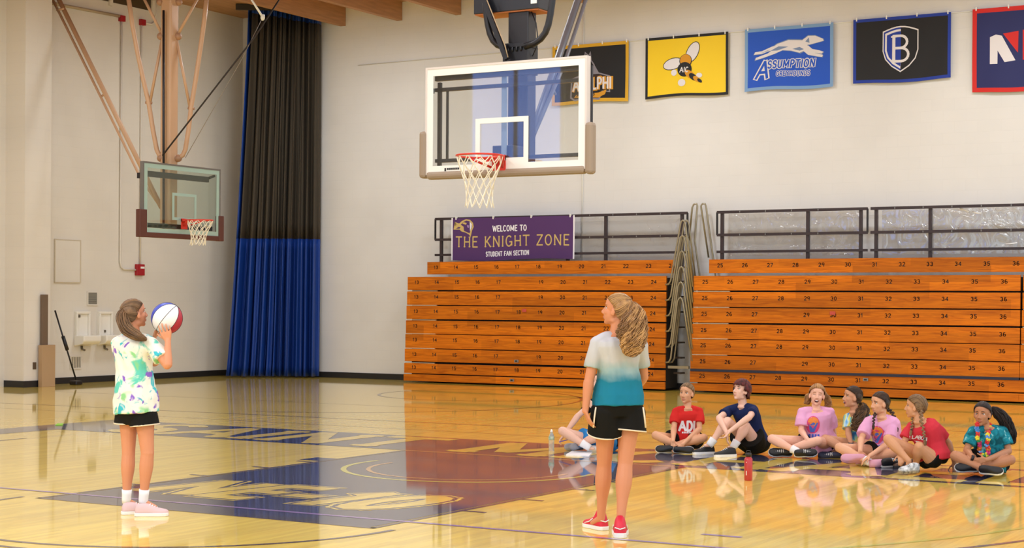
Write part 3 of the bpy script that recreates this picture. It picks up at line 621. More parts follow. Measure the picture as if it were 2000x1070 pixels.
def b_ne(mb, T):
    border(mb, T, 1.75, 1.44, .075, 1)
    s = sc(T, .3, .48, 1, .5, 2); mb.mi = 2
    mb.poly(s([(0, 0), (0, .92), (.1, 1), (.2, .95), (.43, .1), (.25, .05), (.13, .45), (.13, 0)])); mb.mi = 1
    mb.poly(s([(.22, 1.02), (.48, 1.08), (.47, .35)])); mb.poly(s([(.55, .1), (.55, 1.1), (1.1, 1.1), (1.1, .9), (.72, .88), (.72, .68), (1, .68), (1, .5), (.72, .5), (.72, .3), (1.1, .3), (1.1, .1)]))
cloth('college_banner', (-7.68, YR - .05, 5.26), 1.75, 1.44, b_ne, [NV, RD, BW], 'navy banner with red border and white letter N at the right edge', 'banner', seed=5, group='college banners on the long wall')
# ---------------------------------------------------------------- hoops
def glass_mat(name, tint, mixf):
    m = bpy.data.materials.new(name); m.use_nodes = True; nt = m.node_tree; nt.nodes.remove(nt.nodes['Principled BSDF'])
    tr = nt.nodes.new('ShaderNodeBsdfTransparent'); tr.inputs[0].default_value = (*tint, 1); gl = nt.nodes.new('ShaderNodeBsdfGlossy'); gl.inputs['Roughness'].default_value = .02
    mx = nt.nodes.new('ShaderNodeMixShader'); mx.inputs[0].default_value = mixf
    nt.links.new(tr.outputs[0], mx.inputs[1]); nt.links.new(gl.outputs[0], mx.inputs[2]); nt.links.new(mx.outputs[0], nt.nodes['Material Output'].inputs[0]); return m
GLASS = glass_mat('backboard_glass', (.96, .975, .975), .075)
NET = mat('white_net_cord', 'f3e9d2', .7); RIM = mat('orange_red_rim', 'd8331f', .35)
def net_build(parent, c, r0, h, n=12, lean=(0, 0)):
    m = MB(); c = Vector(c); rows = [(0, r0), (.16, r0 * .93), (.34, r0 * .78), (.5, r0 * .66), (.66, r0 * .58), (.82, r0 * .58), (1, r0 * .62)]
    def P(i, j):
        t, r = rows[j]; a = 2 * math.pi * (i + (.5 if j % 2 else 0)) / n
        return c + Vector((r * math.cos(a) + lean[0] * t, r * math.sin(a) + lean[1] * t, -h * t - (.01 * math.sin(i * 2.3 + j) if j else 0)))
    for j in range(len(rows) - 1):
        for i in range(n):
            a = P(i, j)
            for b_ in ((i, i - 1) if j % 2 == 0 else (i, i + 1)):
                q = P(b_, j + 1); mid = (a + q) / 2 + Vector((0, 0, -.006))
                m.tube([a, mid, q], .0052, 5, caps=False)
    return m.build('net', NET, parent)
def rim_build(parent, c, back, r=.2286):
    """back = unit vector from the rim centre to the board"""
    c = Vector(c); m = MB(); side = back.cross(Vector((0, 0, 1)))
    m.tube([c + (back * math.cos(t) + side * math.sin(t)) * r for t in [2 * math.pi * i / 36 for i in range(36)]], .0095, 8, closed=True)
    a = c + back * r; 
    for s_ in (-1, 1):
        m.tube([c + (back * .8 + side * s_ * .6).normalized() * r, a + back * .13 + side * s_ * .07 + Vector((0, 0, -.02))], .01, 6)
        m.tube([c + (back * .55 + side * s_ * .83).normalized() * r + Vector((0, 0, -.012)), a + back * .1 + side * s_ * .06 + Vector((0, 0, -.09))], .012, 6)
    m.prism([a + side * .075 + back * .01 + Vector((0, 0, .012)), a + side * .075 + back * .15 + Vector((0, 0, .03)), a - side * .075 + back * .15 + Vector((0, 0, .03)), a - side * .075 + back * .01 + Vector((0, 0, .012))], (0, 0, -.05))
    k = a + back * .13
    m.prism([k + side * .075 + Vector((0, 0, .035)), k - side * .075 + Vector((0, 0, .035)), k - side * .075 + Vector((0, 0, -.15)), k + side * .075 + Vector((0, 0, -.15))], back * .018)
    return m.build('rim', RIM, parent)
# ---- near hoop
t = thing('basketball_hoop', 'near hoop with white bordered glass backboard, red rim and black ceiling mast', 'basketball hoop', (CX, 14.3, 2.9))
YB = 14.2; x0, x1, z0, z1 = -9.36, -7.53, 2.925, 3.99
g = MB().box(x0, x1, YB, YB + .012, z0, z1); g.build('glass_pane', GLASS, t)
m = MB(); bw = .06
def rect_frame(m, xa, xb, za, zb, w1, y0, y1, w2=None):
    w2 = w2 or w1
    m.box(xa, xb, y0, y1, za, za + w2).box(xa, xb, y0, y1, zb - w1, zb).box(xa, xa + w1, y0, y1, za + w2, zb - w1).box(xb - w1, xb, y0, y1, za + w2, zb - w1)
rect_frame(m, x0, x1, z0, z1, .075, YB - .006, YB); m.build('white_border', WHITEP, t)
m = MB(); rect_frame(m, x0 - .015, x1 + .015, z0 - .015, z1 + .015, .02, YB - .01, YB + .07); m.build('board_frame', mat('pinkish_white_frame', 'ddd2cb', .45), t)
m = MB(); rect_frame(m, CX + .05 - .305, CX + .05 + .305, 3.0, 3.455, .052, YB - .006, YB); m.build('target_square', WHITEP, t)
m = MB()
m.bar((x0 + .05, YB + .09, 3.9), (x1 - .03, YB + .09, 3.9), .05, .05); m.bar((x0 + .02, YB + .13, 3.79), (x1 - .03, YB + .13, 3.79), .045, .035)
m.bar((x0 + .05, YB + .1, 3.06), (x1 - .03, YB + .1, 3.06), .05, .035); m.bar((x0 + .09, YB + .1, 3.0), (x0 + .09, YB + .1, 3.86), .035, .035)
m.bar((x0 + .17, YB + .12, 3.06), (x0 + .17, YB + .12, 3.79), .02, .02); m.bar((x1 - .05, YB + .1, 3.03), (x1 - .05, YB + .1, 3.9), .02, .03); m.bar((x1 + .005, YB + .09, 3.3), (x1 + .005, YB + .09, 3.92), .03, .04)
m.build('rear_frame', mat('black_frame_tube', '26252b', .4), t)
m = MB(); m.bar((x0 + .02, YB + .06, 3.75), (x0 + .02, YB + .06, 3.8), .04, .04); p = AY(985, 220, YB + .16); m.bar((p.x, p.y, 3.0), (p.x, p.y, 3.97), .055, .02, up=Vector((0, 1, 0))); m.build('steel_strip', mat('steel_strip', '8f9ca3', .35, metal=.5), t)
PAD = mat('taupe_vinyl_pad', '9c8873', .55)
m = MB(); ya, yb_ = YB - .03, YB + .08
m.box(x0 - .085, x0 - .0, ya, yb_, 2.88, 3.36); m.build('side_pad', PAD, t, bevel=.03)
m = MB(); m.box(x1 + .0, x1 + .085, ya, yb_, 2.86, 3.36); m.build('side_pad', PAD, t, bevel=.03)
m = MB(); m.box(x0 - .0, x1 + .0, ya + .004, yb_ - .004, 2.865, 2.945); m.build('bottom_pad', PAD, t, bevel=.03)
m = MB()
for i, xx in enumerate((0, .03, .055, .08, .105, .13, .155)): m.box(x0 + .22 + xx, x0 + .24 + xx, YB - .0085, YB - .007, 2.955 - (.012 if i == 0 else 0), 2.975)
m.build('maker_lettering', BLACK, t)
rc = AY(937, 304, 13.82); rim_build(t, rc, Vector((0, 1, 0))); net_build(t, rc, .226, .5, lean=(.0, .0))
YM = 14.75
def M1(px, py, Y=YM): return AY(px, py, Y)
xm0, xm1 = M1(997, 100).x, M1(1036, 100).x
m = MB().box(xm0, xm1, YM - .05, YM + .12, 3.0, ZC); m.build('mast', mat('mast_black', '1d181a', .38), t, bevel=.01)
zc_ = M1(1016, 92).z
m = MB().box(xm0 - .04, xm1 + .015, YM - .09, YM + .13, 3.95, zc_)
for i in range(5): m.ell((xm0 - .02 + i * .05, YM - .1, zc_ - .03), (.016, .016, .03), nu=8, nv=6)
m.box(xm0 - .06, xm1 + .03, YM - .11, YM + .1, zc_ - .015, zc_ + .03); m.build('mast_collar', BLACK, t, bevel=.008); MB().box(xm0, xm1, YM - .35, YM - .05, 3.0, 3.2).build('mount_block', BLACK, t, bevel=.008)
YA = YM - .14
m = MB().tube([M1(1088, -60, YA), M1(1079, 0, YA), M1(1075, 28, YA), M1(1071, 48, YA), M1(1065, 64, YA), M1(1056, 76, YA), M1(1045, 84, YA), M1(1025, 91, YA)], .034, 14); m.build('curved_arm', BLACK, t)
m = MB().tube([M1(944, -60, YA), M1(949, 20, YA), M1(953, 48, YA), M1(957, 66, YA), M1(963, 79, YA), M1(972, 88, YA), M1(990, 94, YA)], .034, 14); m.build('curved_arm', BLACK, t)
m = MB().bar(M1(935, -30, YM - .17), M1(990, 116, YM - .17), .05, .05); m.build('diagonal_bar', BLACK, t)
m = MB().tube([M1(951, 0, YM - .22), M1(986, 88, YM - .22), M1(992, 112, YM - .22)], .006, 6); m.build('cord', mat('tan_cord', 'b59a78', .7), t)
m = MB().tube([M1(1037, 20), M1(1047, 45), M1(1050, 70), M1(1048, 92), M1(1040, 110)], .006, 6); m.build('cable', BLACK, t)
m = MB().tube([AY(1135, -18, 17.3), AY(1036, 272, 14.95)], .042, 12); m.build('rear_strut', mat('grey_strut', '6f7076', .4, metal=.2), t)
m = MB().tube([AY(1150, -18, 17.3), AY(1101, 128, 16.05), AY(1043, 262, 15.0)], .022, 10); m.tube([AY(1078, 170, 15.7), AY(1085, 185, 15.75)], .015, 8); m.build('rear_strut', MATS['grey_strut'], t)
bx = thing('control_box', 'black shot clock box with orange underside on the near hoop mast', 'box', tuple(M1(993, 10, 14.8)))
a, b_ = AY(925, 28, 14.66), AY(1052, 20, 14.66)
m = MB().box(a.x, b_.x, 14.66, 14.95, a.z, a.z + .5); m.build('housing', mat('box_black', '1c1c22', .35), bx, bevel=.006)
m = MB().box(a.x + .01, b_.x - .01, 14.67, 14.94, a.z - .012, a.z); m.build('underside', mat('orange_brown', 'b8672f', .5), bx)
m = MB()
for q in ((.02, .09, .05, .09), (.05, .085, .09, .12), (.12, .15, .13, .15), (.07, .08, .12, .2)): m.box(b_.x - q[1], b_.x - q[0], 14.654, 14.66, a.z + q[2], a.z + q[3])
m.build('white_marking', WHITEP, bx)
# ---- far hoop on the left
t = thing('basketball_hoop', 'far hoop at left with green edged backboard, brown padding and tan ceiling frame', 'basketball hoop', (-20, 22.5, 2.8))
XB = -20.0; y0, y1, z0, z1 = 21.5, 23.48, 2.79, 4.0
def yz_frame(m, ya, yb, za, zb, w1, xa, xb):
    m.box(xa, xb, ya, yb, za, za + w1).box(xa, xb, ya, yb, zb - w1, zb).box(xa, xb, ya, ya + w1, za + w1, zb - w1).box(xa, xb, yb - w1, yb, za + w1, zb - w1)
MB().box(XB - .012, XB, y0, y1, z0, z1).build('glass_pane', glass_mat('green_backboard_glass', (.82, .87, .82), .06), t)
m = MB(); yz_frame(m, y0, y1, z0, z1, .085, XB, XB + .006); m.build('green_border', mat('pale_green_border', 'a3bdb2', .4), t)
m = MB(); yz_frame(m, y0 - .03, y1 + .02, z0 - .02, z1 + .02, .03, XB - .06, XB + .01); m.build('board_frame', mat('dark_grey_frame', '6b6560', .4), t)
m = MB(); yz_frame(m, 22.22, 22.85, 3.04, 3.52, .05, XB, XB + .006); m.build('target_square', MATS['pale_green_border'], t)
BRP = mat('brown_vinyl_pad', '5a2f24', .5)
m = MB().box(XB - .07, XB + .03, y0 - .12, y0 + .06, z0 - .08, 3.19); m.build('side_pad', BRP, t, bevel=.01)
m = MB().box(XB - .07, XB + .03, y1 - .03, y1 + .1, z0 - .08, 3.17); m.build('side_pad', BRP, t, bevel=.01)
m = MB().box(XB - .066, XB + .026, y0 + .055, y1 - .025, z0 - .078, z0 + .01); m.build('bottom_pad', BRP, t, bevel=.01)
m = MB().bar((XB - .1, y0 + .12, 3.82), (XB - .1, y1 - .2, 3.82), .05, .1).bar((XB - .1, y0 + .12, 2.93), (XB - .1, y1 - .1, 2.93), .05, .08); m.bar((XB - .08, y1 - .2, 3.85), (XB - .08, y1 - .05, 3.9), .04, .04); m.build('rear_bracket', mat('olive_steel', '4a463e', .5), t)
rc = AX(391, 430, XB + .42); rim_build(t, rc, Vector((-1, 0, 0))); net_build(t, rc, .226, .44, lean=(0, -.06))
DM = 30.0
def M2(px, py, d=DM): return AD(px, py, d)
c0 = M2(330, 300); 
m = MB().box(c0.x - .12, c0.x + .12, c0.y - .11, c0.y + .11, 2.9, ZC); m.build('mast', TAN, t, bevel=.03)
m = MB().tube([M2(319.5, 20, 29.8), M2(319.5, 455, 29.8)], .022, 8); m.build('black_pole', BLACK, t)
for px in ([(250, -10), (259, 50), (270, 110), (281, 160), (291, 205), (299, 255), (306, 292), (311, 303), (320, 309)], [(404, -10), (399, 40), (392, 90), (383, 150), (373, 212), (368, 255), (362, 292), (357, 303), (345, 311)]):
    MB().tube([M2(*p) for p in px], .042, 12).build('curved_arm', TAN, t)
for px in ([(280, -5), (317, 68)], [(317, 75), (293, 200)], [(387, -5), (347, 68)], [(345, 78), (371, 210)]):
    MB().tube([M2(*p) for p in px], .026, 8).build('brace_bar', TAN, t)
m = MB(); 
for yy, ww in ((4, 18), (71, 17), (309, 17)):
    q = M2(331, yy); m.tube([M2(331 - ww, yy), M2(331 + ww, yy)], .06, 8); m.ell(M2(331 - ww, yy), (.07,) * 3, nu=8, nv=6); m.ell(M2(331 + ww, yy), (.07,) * 3, nu=8, nv=6)
for q in ((290, 200), (373, 211)): m.tube([M2(q[0] - 6, q[1]), M2(q[0] + 7, q[1] + 1)], .025, 8)
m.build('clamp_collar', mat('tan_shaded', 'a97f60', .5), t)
A1, A2 = M2(108, -15, 31.6), M2(315, 405, 30.2)
m = MB().tube([A1, A2], .045, 10); m.build('rear_strut', TAN, t)
m = MB().tube([M2(96, -15, 31.6), M2(275, 348, 30.5), M2(316, 408, 30.2)], .024, 8); m.tube([M2(111, 20, 31.5), M2(124, 27 - 10, 31.4)], .02, 6); m.tube([M2(196, 190, 31), M2(206, 182, 31)], .02, 6); m.build('rear_strut', TAN, t)
MB().box(c0.x - .3, c0.x - .15, c0.y - .5, c0.y - .4, 3.8, 3.9).build('hinge_block', BLACK, t)
o = MB().tube([M2(317, 304, 29.7), M2(497, 73, 29.9), M2(545, 0, 30)], .016, 6).build('pull_rope', mat('dark_rope', '2e2622', .7)); tag(o, 'dark rope rising from the far hoop to the ceiling by the curtain', 'rope')
o = MB().tube([M2(362, 308, 29.7), M2(470, 120, 29.8), M2(512, 36, 30)], .006, 5).build('thin_cable', mat('pale_cable', '8d8274', .5)); tag(o, 'thin pale cable beside the dark rope of the far hoop', 'cable')
o = MB().tube([M2(488, -6, 29.5), M2(512, 32, 29.6)], .02, 8).ell(M2(513, 34, 29.6), (.04, .04, .06), nu=8, nv=6).build('crank_rod', WHITEP); tag(o, 'short white rod hanging down in front of the curtain top', 'rod')
# ---------------------------------------------------------------- people: builders
from mathutils.bvhtree import BVHTree
def facing(az, pitch=0):
    d = -FW * math.cos(R_(az)) + RT * math.sin(R_(az))
    return (d * math.cos(R_(pitch)) + UP * math.sin(R_(pitch))).normalized()
def cap(mb, a, b, ra, rb, n=12, flat=1.0):
    a = Vector(a); b = Vector(b); d = b - a; L = d.length
    if L < 1e-5: mb.ell(a, (ra,) * 3); return
    d.normalize(); pts, rr = [], []
    for k in range(4): t = math.pi / 2 * (1 - k / 4); pts.append(a - d * ra * math.sin(t)); rr.append(max(ra * math.cos(t), ra * .12))
    for k in range(4): f_ = k / 3; pts.append(a.lerp(b, f_)); rr.append(ra + (rb - ra) * f_)
    for k in range(1, 5): t = math.pi / 2 * k / 4; pts.append(b + d * rb * math.sin(t)); rr.append(max(rb * math.cos(t), rb * .12))
    mb.tube(pts, rr, n, flat=flat)
def muscle(mb, a, b, ra, rm, rb, pos=.3):
    a = Vector(a); b = Vector(b); d = (b - a).normalized(); pts = [a - d * ra * .6, a - d * ra * .2]; rr = [ra * .6, ra * .95]
    for k in range(9):
        f_ = k / 8; r = ra + (rb - ra) * f_ + (rm - (ra + (rb - ra) * pos)) * math.exp(-((f_ - pos) / .26) ** 2); pts.append(a.lerp(b, f_)); rr.append(r)
    pts += [b + d * rb * .3, b + d * rb * .75]; rr += [rb * .95, rb * .5]
    mb.tube(pts, rr, 14)
def oval(mb, cs, lats, ws, ds, n=22):
    m = len(cs); rings = []
    for i in range(m):
        tg = (cs[min(i + 1, m - 1)] - cs[max(i - 1, 0)]).normalized(); lt = (lats[i] - tg * lats[i].dot(tg)).normalized(); fw = tg.cross(lt)
        rings.append([mb.b.verts.new(cs[i] + lt * ws[i] * math.copysign(abs(math.cos(a)) ** .85, math.cos(a)) + fw * ds[i] * math.copysign(abs(math.sin(a)) ** .85, math.sin(a))) for a in [2 * math.pi * k / n for k in range(n)]])
    for A, B in zip(rings, rings[1:]):
        for k in range(n): f_ = mb.b.faces.new((A[k], A[(k + 1) % n], B[(k + 1) % n], B[k])); f_.smooth = True
    mb.b.faces.new(rings[0][::-1]); mb.b.faces.new(rings[-1])
def skinmesh(mb, name, mats, parent, vox, it=4, wr=0, seed=0):
    me = bpy.data.meshes.new('tmp'); bmesh.ops.recalc_face_normals(mb.b, faces=mb.b.faces); mb.b.to_mesh(me); mb.b.free()
    o = bpy.data.objects.new('tmp', me); C.objects.link(o)
    r = o.modifiers.new('r', 'REMESH'); r.mode = 'VOXEL'; r.voxel_size = vox; r.use_smooth_shade = True
    s_ = o.modifiers.new('s', 'SMOOTH'); s_.factor = .5; s_.iterations = it
    bpy.context.view_layer.update(); dg = bpy.context.evaluated_depsgraph_get()
    nm = bpy.data.meshes.new_from_object(o.evaluated_get(dg)); bpy.data.objects.remove(o); bpy.data.meshes.remove(me)
    nm.materials.clear()
    for m_ in (mats if isinstance(mats, list) else [mats]): nm.materials.append(m_)
    if wr:
        nr = [v.normal.copy() for v in nm.vertices]
        for v, q in zip(nm.vertices, nr):
            p = v.co
            k = noise.noise(Vector((p.x * 7 + seed, p.y * 7, p.z * 4 + p.x * 4))) + .5 * noise.noise(Vector((p.x * 20, p.y * 20 + seed, p.z * 9 + p.y * 9))) + .7 * (.3 - abs(noise.noise(Vector((p.x * 9 + p.z * 5, p.y * 9 - seed, p.z * 7 - p.x * 5)))))
            v.co = p + q * k * wr
    for p in nm.polygons: p.use_smooth = True
    no = bpy.data.objects.new(name, nm); nm.name = name; C.objects.link(no)
    no.parent = parent; no.matrix_parent_inverse = parent.matrix_basis.inverted()
    return no
def bvh(o): return BVHTree.FromPolygons([v.co.copy() for v in o.data.vertices], [tuple(p.vertices) for p in o.data.polygons])
def hand(mb, w, d, nrm, th, s=1.0, curl=(18, 22, 18), spread=1.0, thumb=(.55, .75)):
    """w wrist, d towards the fingertips, nrm palm side, th thumb side"""
    d = d.normalized(); nrm = (nrm - d * nrm.dot(d)).normalized(); t = d.cross(nrm).normalized(); t = t if t.dot(th) > 0 else -t
    for off, L, mc in ((.026, .062, .074), (.009, .07, .077), (-.009, .065, .073), (-.025, .05, .066)):
        k = w + t * off * s * spread + d * mc * s
        cap(mb, w + t * off * .6 * s, k, .0125 * s, .0105 * s, 8); p = k; ang = 0; dd = (d + t * off * 3.0 * (spread - .6)).normalized()
        for i, fr_ in enumerate((.46, .3, .24)):
            ang += curl[i]; q = p + (dd * math.cos(R_(ang)) + nrm * math.sin(R_(ang))) * L * fr_ * s; cap(mb, p, q, (.0086 - .0008 * i) * s, (.0080 - .0008 * i) * s, 8); p = q
    p = w + t * .018 * s + d * .018 * s + nrm * .004; cap(mb, w + d * .01, p, .014 * s, .0125 * s, 8)
    tv = (d * thumb[0] + t * thumb[1] + nrm * .25).normalized(); q = p + tv * .038 * s; cap(mb, p, q, .0118 * s, .0098 * s, 8)
    tv2 = (tv + d * .5).normalized(); r = q + tv2 * .028 * s; cap(mb, q, r, .0095 * s, .0085 * s, 8); cap(mb, r, r + (tv2 + nrm * .3).normalized() * .02 * s, .0084 * s, .0068 * s, 8)
def basis(y, z):
    y = y.normalized(); x = y.cross(z).normalized(); z = x.cross(y).normalized(); return Matrix((x, y, z)).transposed()
def head_shape(mb, c, B, s):
    def e(p, r): mb.ell(c + B @ (Vector(p) * s), [k * s for k in r], rot=B, nu=20, nv=14)
    e((0, -.012, .032), (.074, .092, .08)); e((0, .022, -.03), (.057, .062, .075)); e((0, .03, -.06), (.046, .046, .045)); e((0, .058, -.092), (.02, .018, .017))
    for sx in (-1, 1):
        e((sx * .032, .052, -.022), (.024, .024, .026)); e((sx * .036, .0, -.07), (.018, .035, .02)); e((sx * .076, -.004, -.012), (.008, .017, .028)); e((sx * .073, .004, -.02), (.01, .012, .02))
        e((sx * .012, .088, -.034), (.009, .011, .008)); e((sx * .026, .068, .032), (.022, .012, .007))
    cap(mb, c + B @ (Vector((0, .074, .022)) * s), c + B @ (Vector((0, .099, -.028)) * s), .008 * s, .011 * s, 8)
    e((0, .077, -.062), (.022, .010, .010)); e((0, .05, .05), (.05, .033, .04))
def features(parent, body, c, B, s, smile=0, brow='5a3d28', lip='b8645a', iris='3a2a22', shut=False):
    T = bvh(body); fw = B @ Vector((0, 1, 0))
    def on(x, z, off=0):
        o = c + B @ (Vector((x, .3, z)) * s); h = T.ray_cast(o, -fw)
        return (h[0] if h[0] else c + B @ (Vector((x, .08, z)) * s)) + fw * off
    m = MB(); m2 = MB()
    for sx in (-1, 1):
        if not shut:
            m.mi = 0; m.ell(on(sx * .031, .006, -.003 * s), [.0135 * s, .0055 * s, .0072 * s], rot=B, nu=12, nv=8)
            m.mi = 1; m.ell(on(sx * .031, .006, .0012 * s), [.0056 * s, .0022 * s, .0064 * s], rot=B, nu=10, nv=6)
        m.mi = 1; m.tube([on(sx * x, z, .0015) for x, z in ((.017, .008), (.024, .0145 if not shut else .006), (.033, .016 if not shut else .005), (.044, .01))], .0019 * s, 5)
        m2.tube([on(sx * x, z, .001) for x, z in ((.014, .027), (.024, .032), (.036, .032), (.047, .025))], [.002 * s, .0034 * s, .003 * s, .0014 * s], 6)
    m.build('eyes', [mat('eye_white', 'ece6e0', .3), mat('iris_' + iris, iris, .2)], parent)
    m2.build('eyebrows', mat('brow_' + brow, brow, .8), parent)
    m = MB(); cu = .006 * (1 if smile else 0)
    if smile > 1:
        m.mi = 1; m.ell(on(0, -.063, -.0045), [.02 * s, .006 * s, .0105 * s], rot=B, nu=14, nv=8); m.mi = 2; m.ell(on(0, -.0585, .0005), [.0165 * s, .005 * s, .0038 * s], rot=B, nu=12, nv=6); m.mi = 0
        m.tube([on(x, z, .001) for x, z in ((-.026, -.053), (-.012, -.053), (0, -.054), (.012, -.053), (.026, -.053))], .0032 * s, 6); m.tube([on(x, z, .001) for x, z in ((-.025, -.055), (-.014, -.071), (0, -.075), (.014, -.071), (.025, -.055))], .0036 * s, 6)
    else:
        m.tube([on(x, z, .0005) for x, z in ((-.023, -.061 + cu), (-.01, -.057), (0, -.0585), (.01, -.057), (.023, -.061 + cu))], [.0014 * s, .0036 * s, .0032 * s, .0036 * s, .0014 * s], 6)
        m.tube([on(x, z, .0005) for x, z in ((-.02, -.063 + cu), (0, -.069), (.02, -.063 + cu))], [.0016 * s, .0048 * s, .0016 * s], 6)
    m.build('lips', [mat('lip_' + lip, lip, .45), mat('mouth_dark', '4a1718', .5), mat('teeth', 'f3ece4', .3)], parent)
HC, HR = Vector((0, -.014, .022)), Vector((.0815, .101, .1))
def hairline(y):
    t = [(-.12, -.075), (-.05, -.07), (-.03, -.04), (-.012, .0), (.005, .032), (.03, .05), (.06, .068), (.1, .085)]
    for (a, b_), (c_, d_) in zip(t, t[1:]):
        if y <= c_: return b_ + (d_ - b_) * max(0, (y - a) / (c_ - a))
    return .085
def hair_mat(name, c1, c2):
    a, b_ = lin(c1), lin(c2); v = [mat(name, a, .5, vary=.4, vscale=30, col2=b_, spec=.4)]
    for k, nm in ((-.55, '_deep'), (.5, '_light')): v.append(mat(name + nm, tuple(max(.003, x + (x - y) * k * (1.6 if k < 0 else 1)) for x, y in zip(a, b_)), .5, spec=.4))
    return v
def hair(parent, c, B, s, m, tail=None, seed=1, style='back', line=0, vol=1.0, n=120, tie=None, ends=None):
    """style back: combed towards tail (local point); down: falls from the crown; ends: z where it stops"""
    rnd = random.Random(seed); mb = MB(); nu, nv = 44, 30; V = {}
    hr = HR * vol
    def L2W(p): return c + B @ (p * s)
    for j in range(nv + 1):
        for i in range(nu):
            t = math.pi * j / nv; a = 2 * math.pi * i / nu
            V[j, i] = HC + Vector((hr.x * math.sin(t) * math.cos(a), hr.y * math.sin(t) * math.sin(a), hr.z * math.cos(t)))
    W = {}
    def gv(k):
        if k not in W: W[k] = mb.b.verts.new(L2W(V[k]))
        return W[k]
    for j in range(nv):
        for i in range(nu):
            ks = [(j, i), (j + 1, i), (j + 1, (i + 1) % nu), (j, (i + 1) % nu)]
            if min(V[k].z - hairline(V[k].y) for k in ks) < line: continue
            if j == 0: ks = [(0, 0), ks[1], ks[2]]
            try: f_ = mb.b.faces.new([gv(k) for k in ks]); f_.smooth = True
            except ValueError: pass
    def surf(d, k=1.0):
        d = d.normalized(); q = Vector((d.x / hr.x, d.y / hr.y, d.z / hr.z)); return HC + d / q.length * k
    if style == 'back':
        tb = (tail - HC).normalized()
        n = n * 2
        for i in range(n):
            a = 2 * math.pi * (i + rnd.random()) / n; y = .085 * math.sin(a) - .012; z = hairline(y) + line + .002
            st = Vector((hr.x * math.cos(a), y, z)); d0 = (st - HC).normalized(); pts = []; lift = 1.003 + rnd.random() * .02
            for k in range(9):
                f_ = k / 8; mid = Vector((d0.x * .9, -.25, .95 if d0.z > -.1 else d0.z)); g = (1 - f_) ** 2; d = (d0 * g + mid.normalized() * 1.1 * 2 * f_ * (1 - f_) * (1 if d0.y > -.25 else .25) + tb * f_ * f_).normalized()
                pts.append(L2W(surf(d, lift)))
            mb.mi = rnd.choice((0, 0, 1, 2)); mb.tube(pts, [.002 * s] + [.0034 * s] * 7 + [.003 * s], 4, flat=.6)
    else:
        crown = Vector((.012, -.03, .09)).normalized()
        for i in range(n):
            a = 2 * math.pi * (i + rnd.random()) / n; y = hr.y * .97 * math.sin(a) - .012; zz = (ends(a) if ends else hairline(y) - .02) + rnd.uniform(-.008, .008)
            front = math.sin(a) > .45
            end = Vector((hr.x * 1.06 * math.cos(a), y * (1.02 if not front else .97), zz)); d0 = crown; de = (Vector((hr.x * math.cos(a), y, max(zz, -.03))) - HC).normalized(); pts = []
            for k in range(8):
                f_ = k / 7; d = d0.slerp(de, f_); pts.append(L2W(surf(d, 1.01 + .04 * rnd.random() * f_ + .02)))
            if zz < -.03: pts.append(L2W(end)); 
            mb.tube(pts, [.005 * s] * (len(pts) - 1) + [.002 * s], 5, flat=.5)
    o = mb.build('hair', m, parent)
    md = o.modifiers.new('t', 'SOLIDIFY'); md.thickness = .002
    return o
def tail_mesh(parent, pts, wid, m, n=70, wave=.0, wl=.06, seed=1, name='ponytail', r=.0045, flat=1.0):
    n = int(n * 2.6); r = r * .58
    """pts: centre line, wid: half widths along it"""
    rnd = random.Random(seed); mb = MB(); K = 22; P = []
    def at(f_):
        x = f_ * (len(pts) - 1); i = min(int(x), len(pts) - 2); k = x - i
        p0, p1, p2, p3 = pts[max(i - 1, 0)], pts[i], pts[i + 1], pts[min(i + 2, len(pts) - 1)]
        q = .5 * ((2 * p1) + (p2 - p0) * k + (2 * p0 - 5 * p1 + 4 * p2 - p3) * k * k + (3 * p1 - p0 - 3 * p2 + p3) * k ** 3)
        return q, wid[i] + (wid[i + 1] - wid[i]) * k
    for j in range(n):
        if wave < .01 or j % 14 == 0: ca, cr_, cph = rnd.random() * 6.283, math.sqrt(rnd.random()), rnd.random() * 6.283
        a = ca + rnd.gauss(0, .09); rr = min(1.08, max(0, cr_ + rnd.gauss(0, .07))); ph = cph + rnd.gauss(0, .35); ln = rnd.uniform(.82, 1.0); path = []; wv = wave * rnd.uniform(.6, 1.3); w2 = wl * rnd.uniform(.8, 1.2)
        for k in range(K + 1):
            f_ = k / K * ln; q, wd = at(f_); q2, _ = at(min(f_ + .02, 1)); tg = (q2 - q); tg = tg if tg.length > 1e-6 else Vector((0, 0, -1)); sd, u = frame(tg, -FW)
            s_ = f_ * (pts[-1] - pts[0]).length * 6.283 / w2 + ph
            path.append(q + (sd * math.cos(a) + u * math.sin(a) * flat) * rr * wd + (sd * math.sin(s_) + u * math.cos(s_)) * wv * min(1, f_ * 4))
        mb.mi = rnd.choice((0, 0, 1, 2)) if wave < .01 else (1, 0, 2, 0, 1, 2, 0)[(j // 14) % 7]; mb.tube(path, [r] * (K - 1) + [r * .7, r * .3], 4, caps=False)
    mb.mi = 1; core = [at(i / 10)[0] for i in range(1, 10)]; mb.tube(core, [at(i / 10)[1] * .72 for i in range(1, 10)], 12, flat=flat)
    return mb.build(name, m, parent)
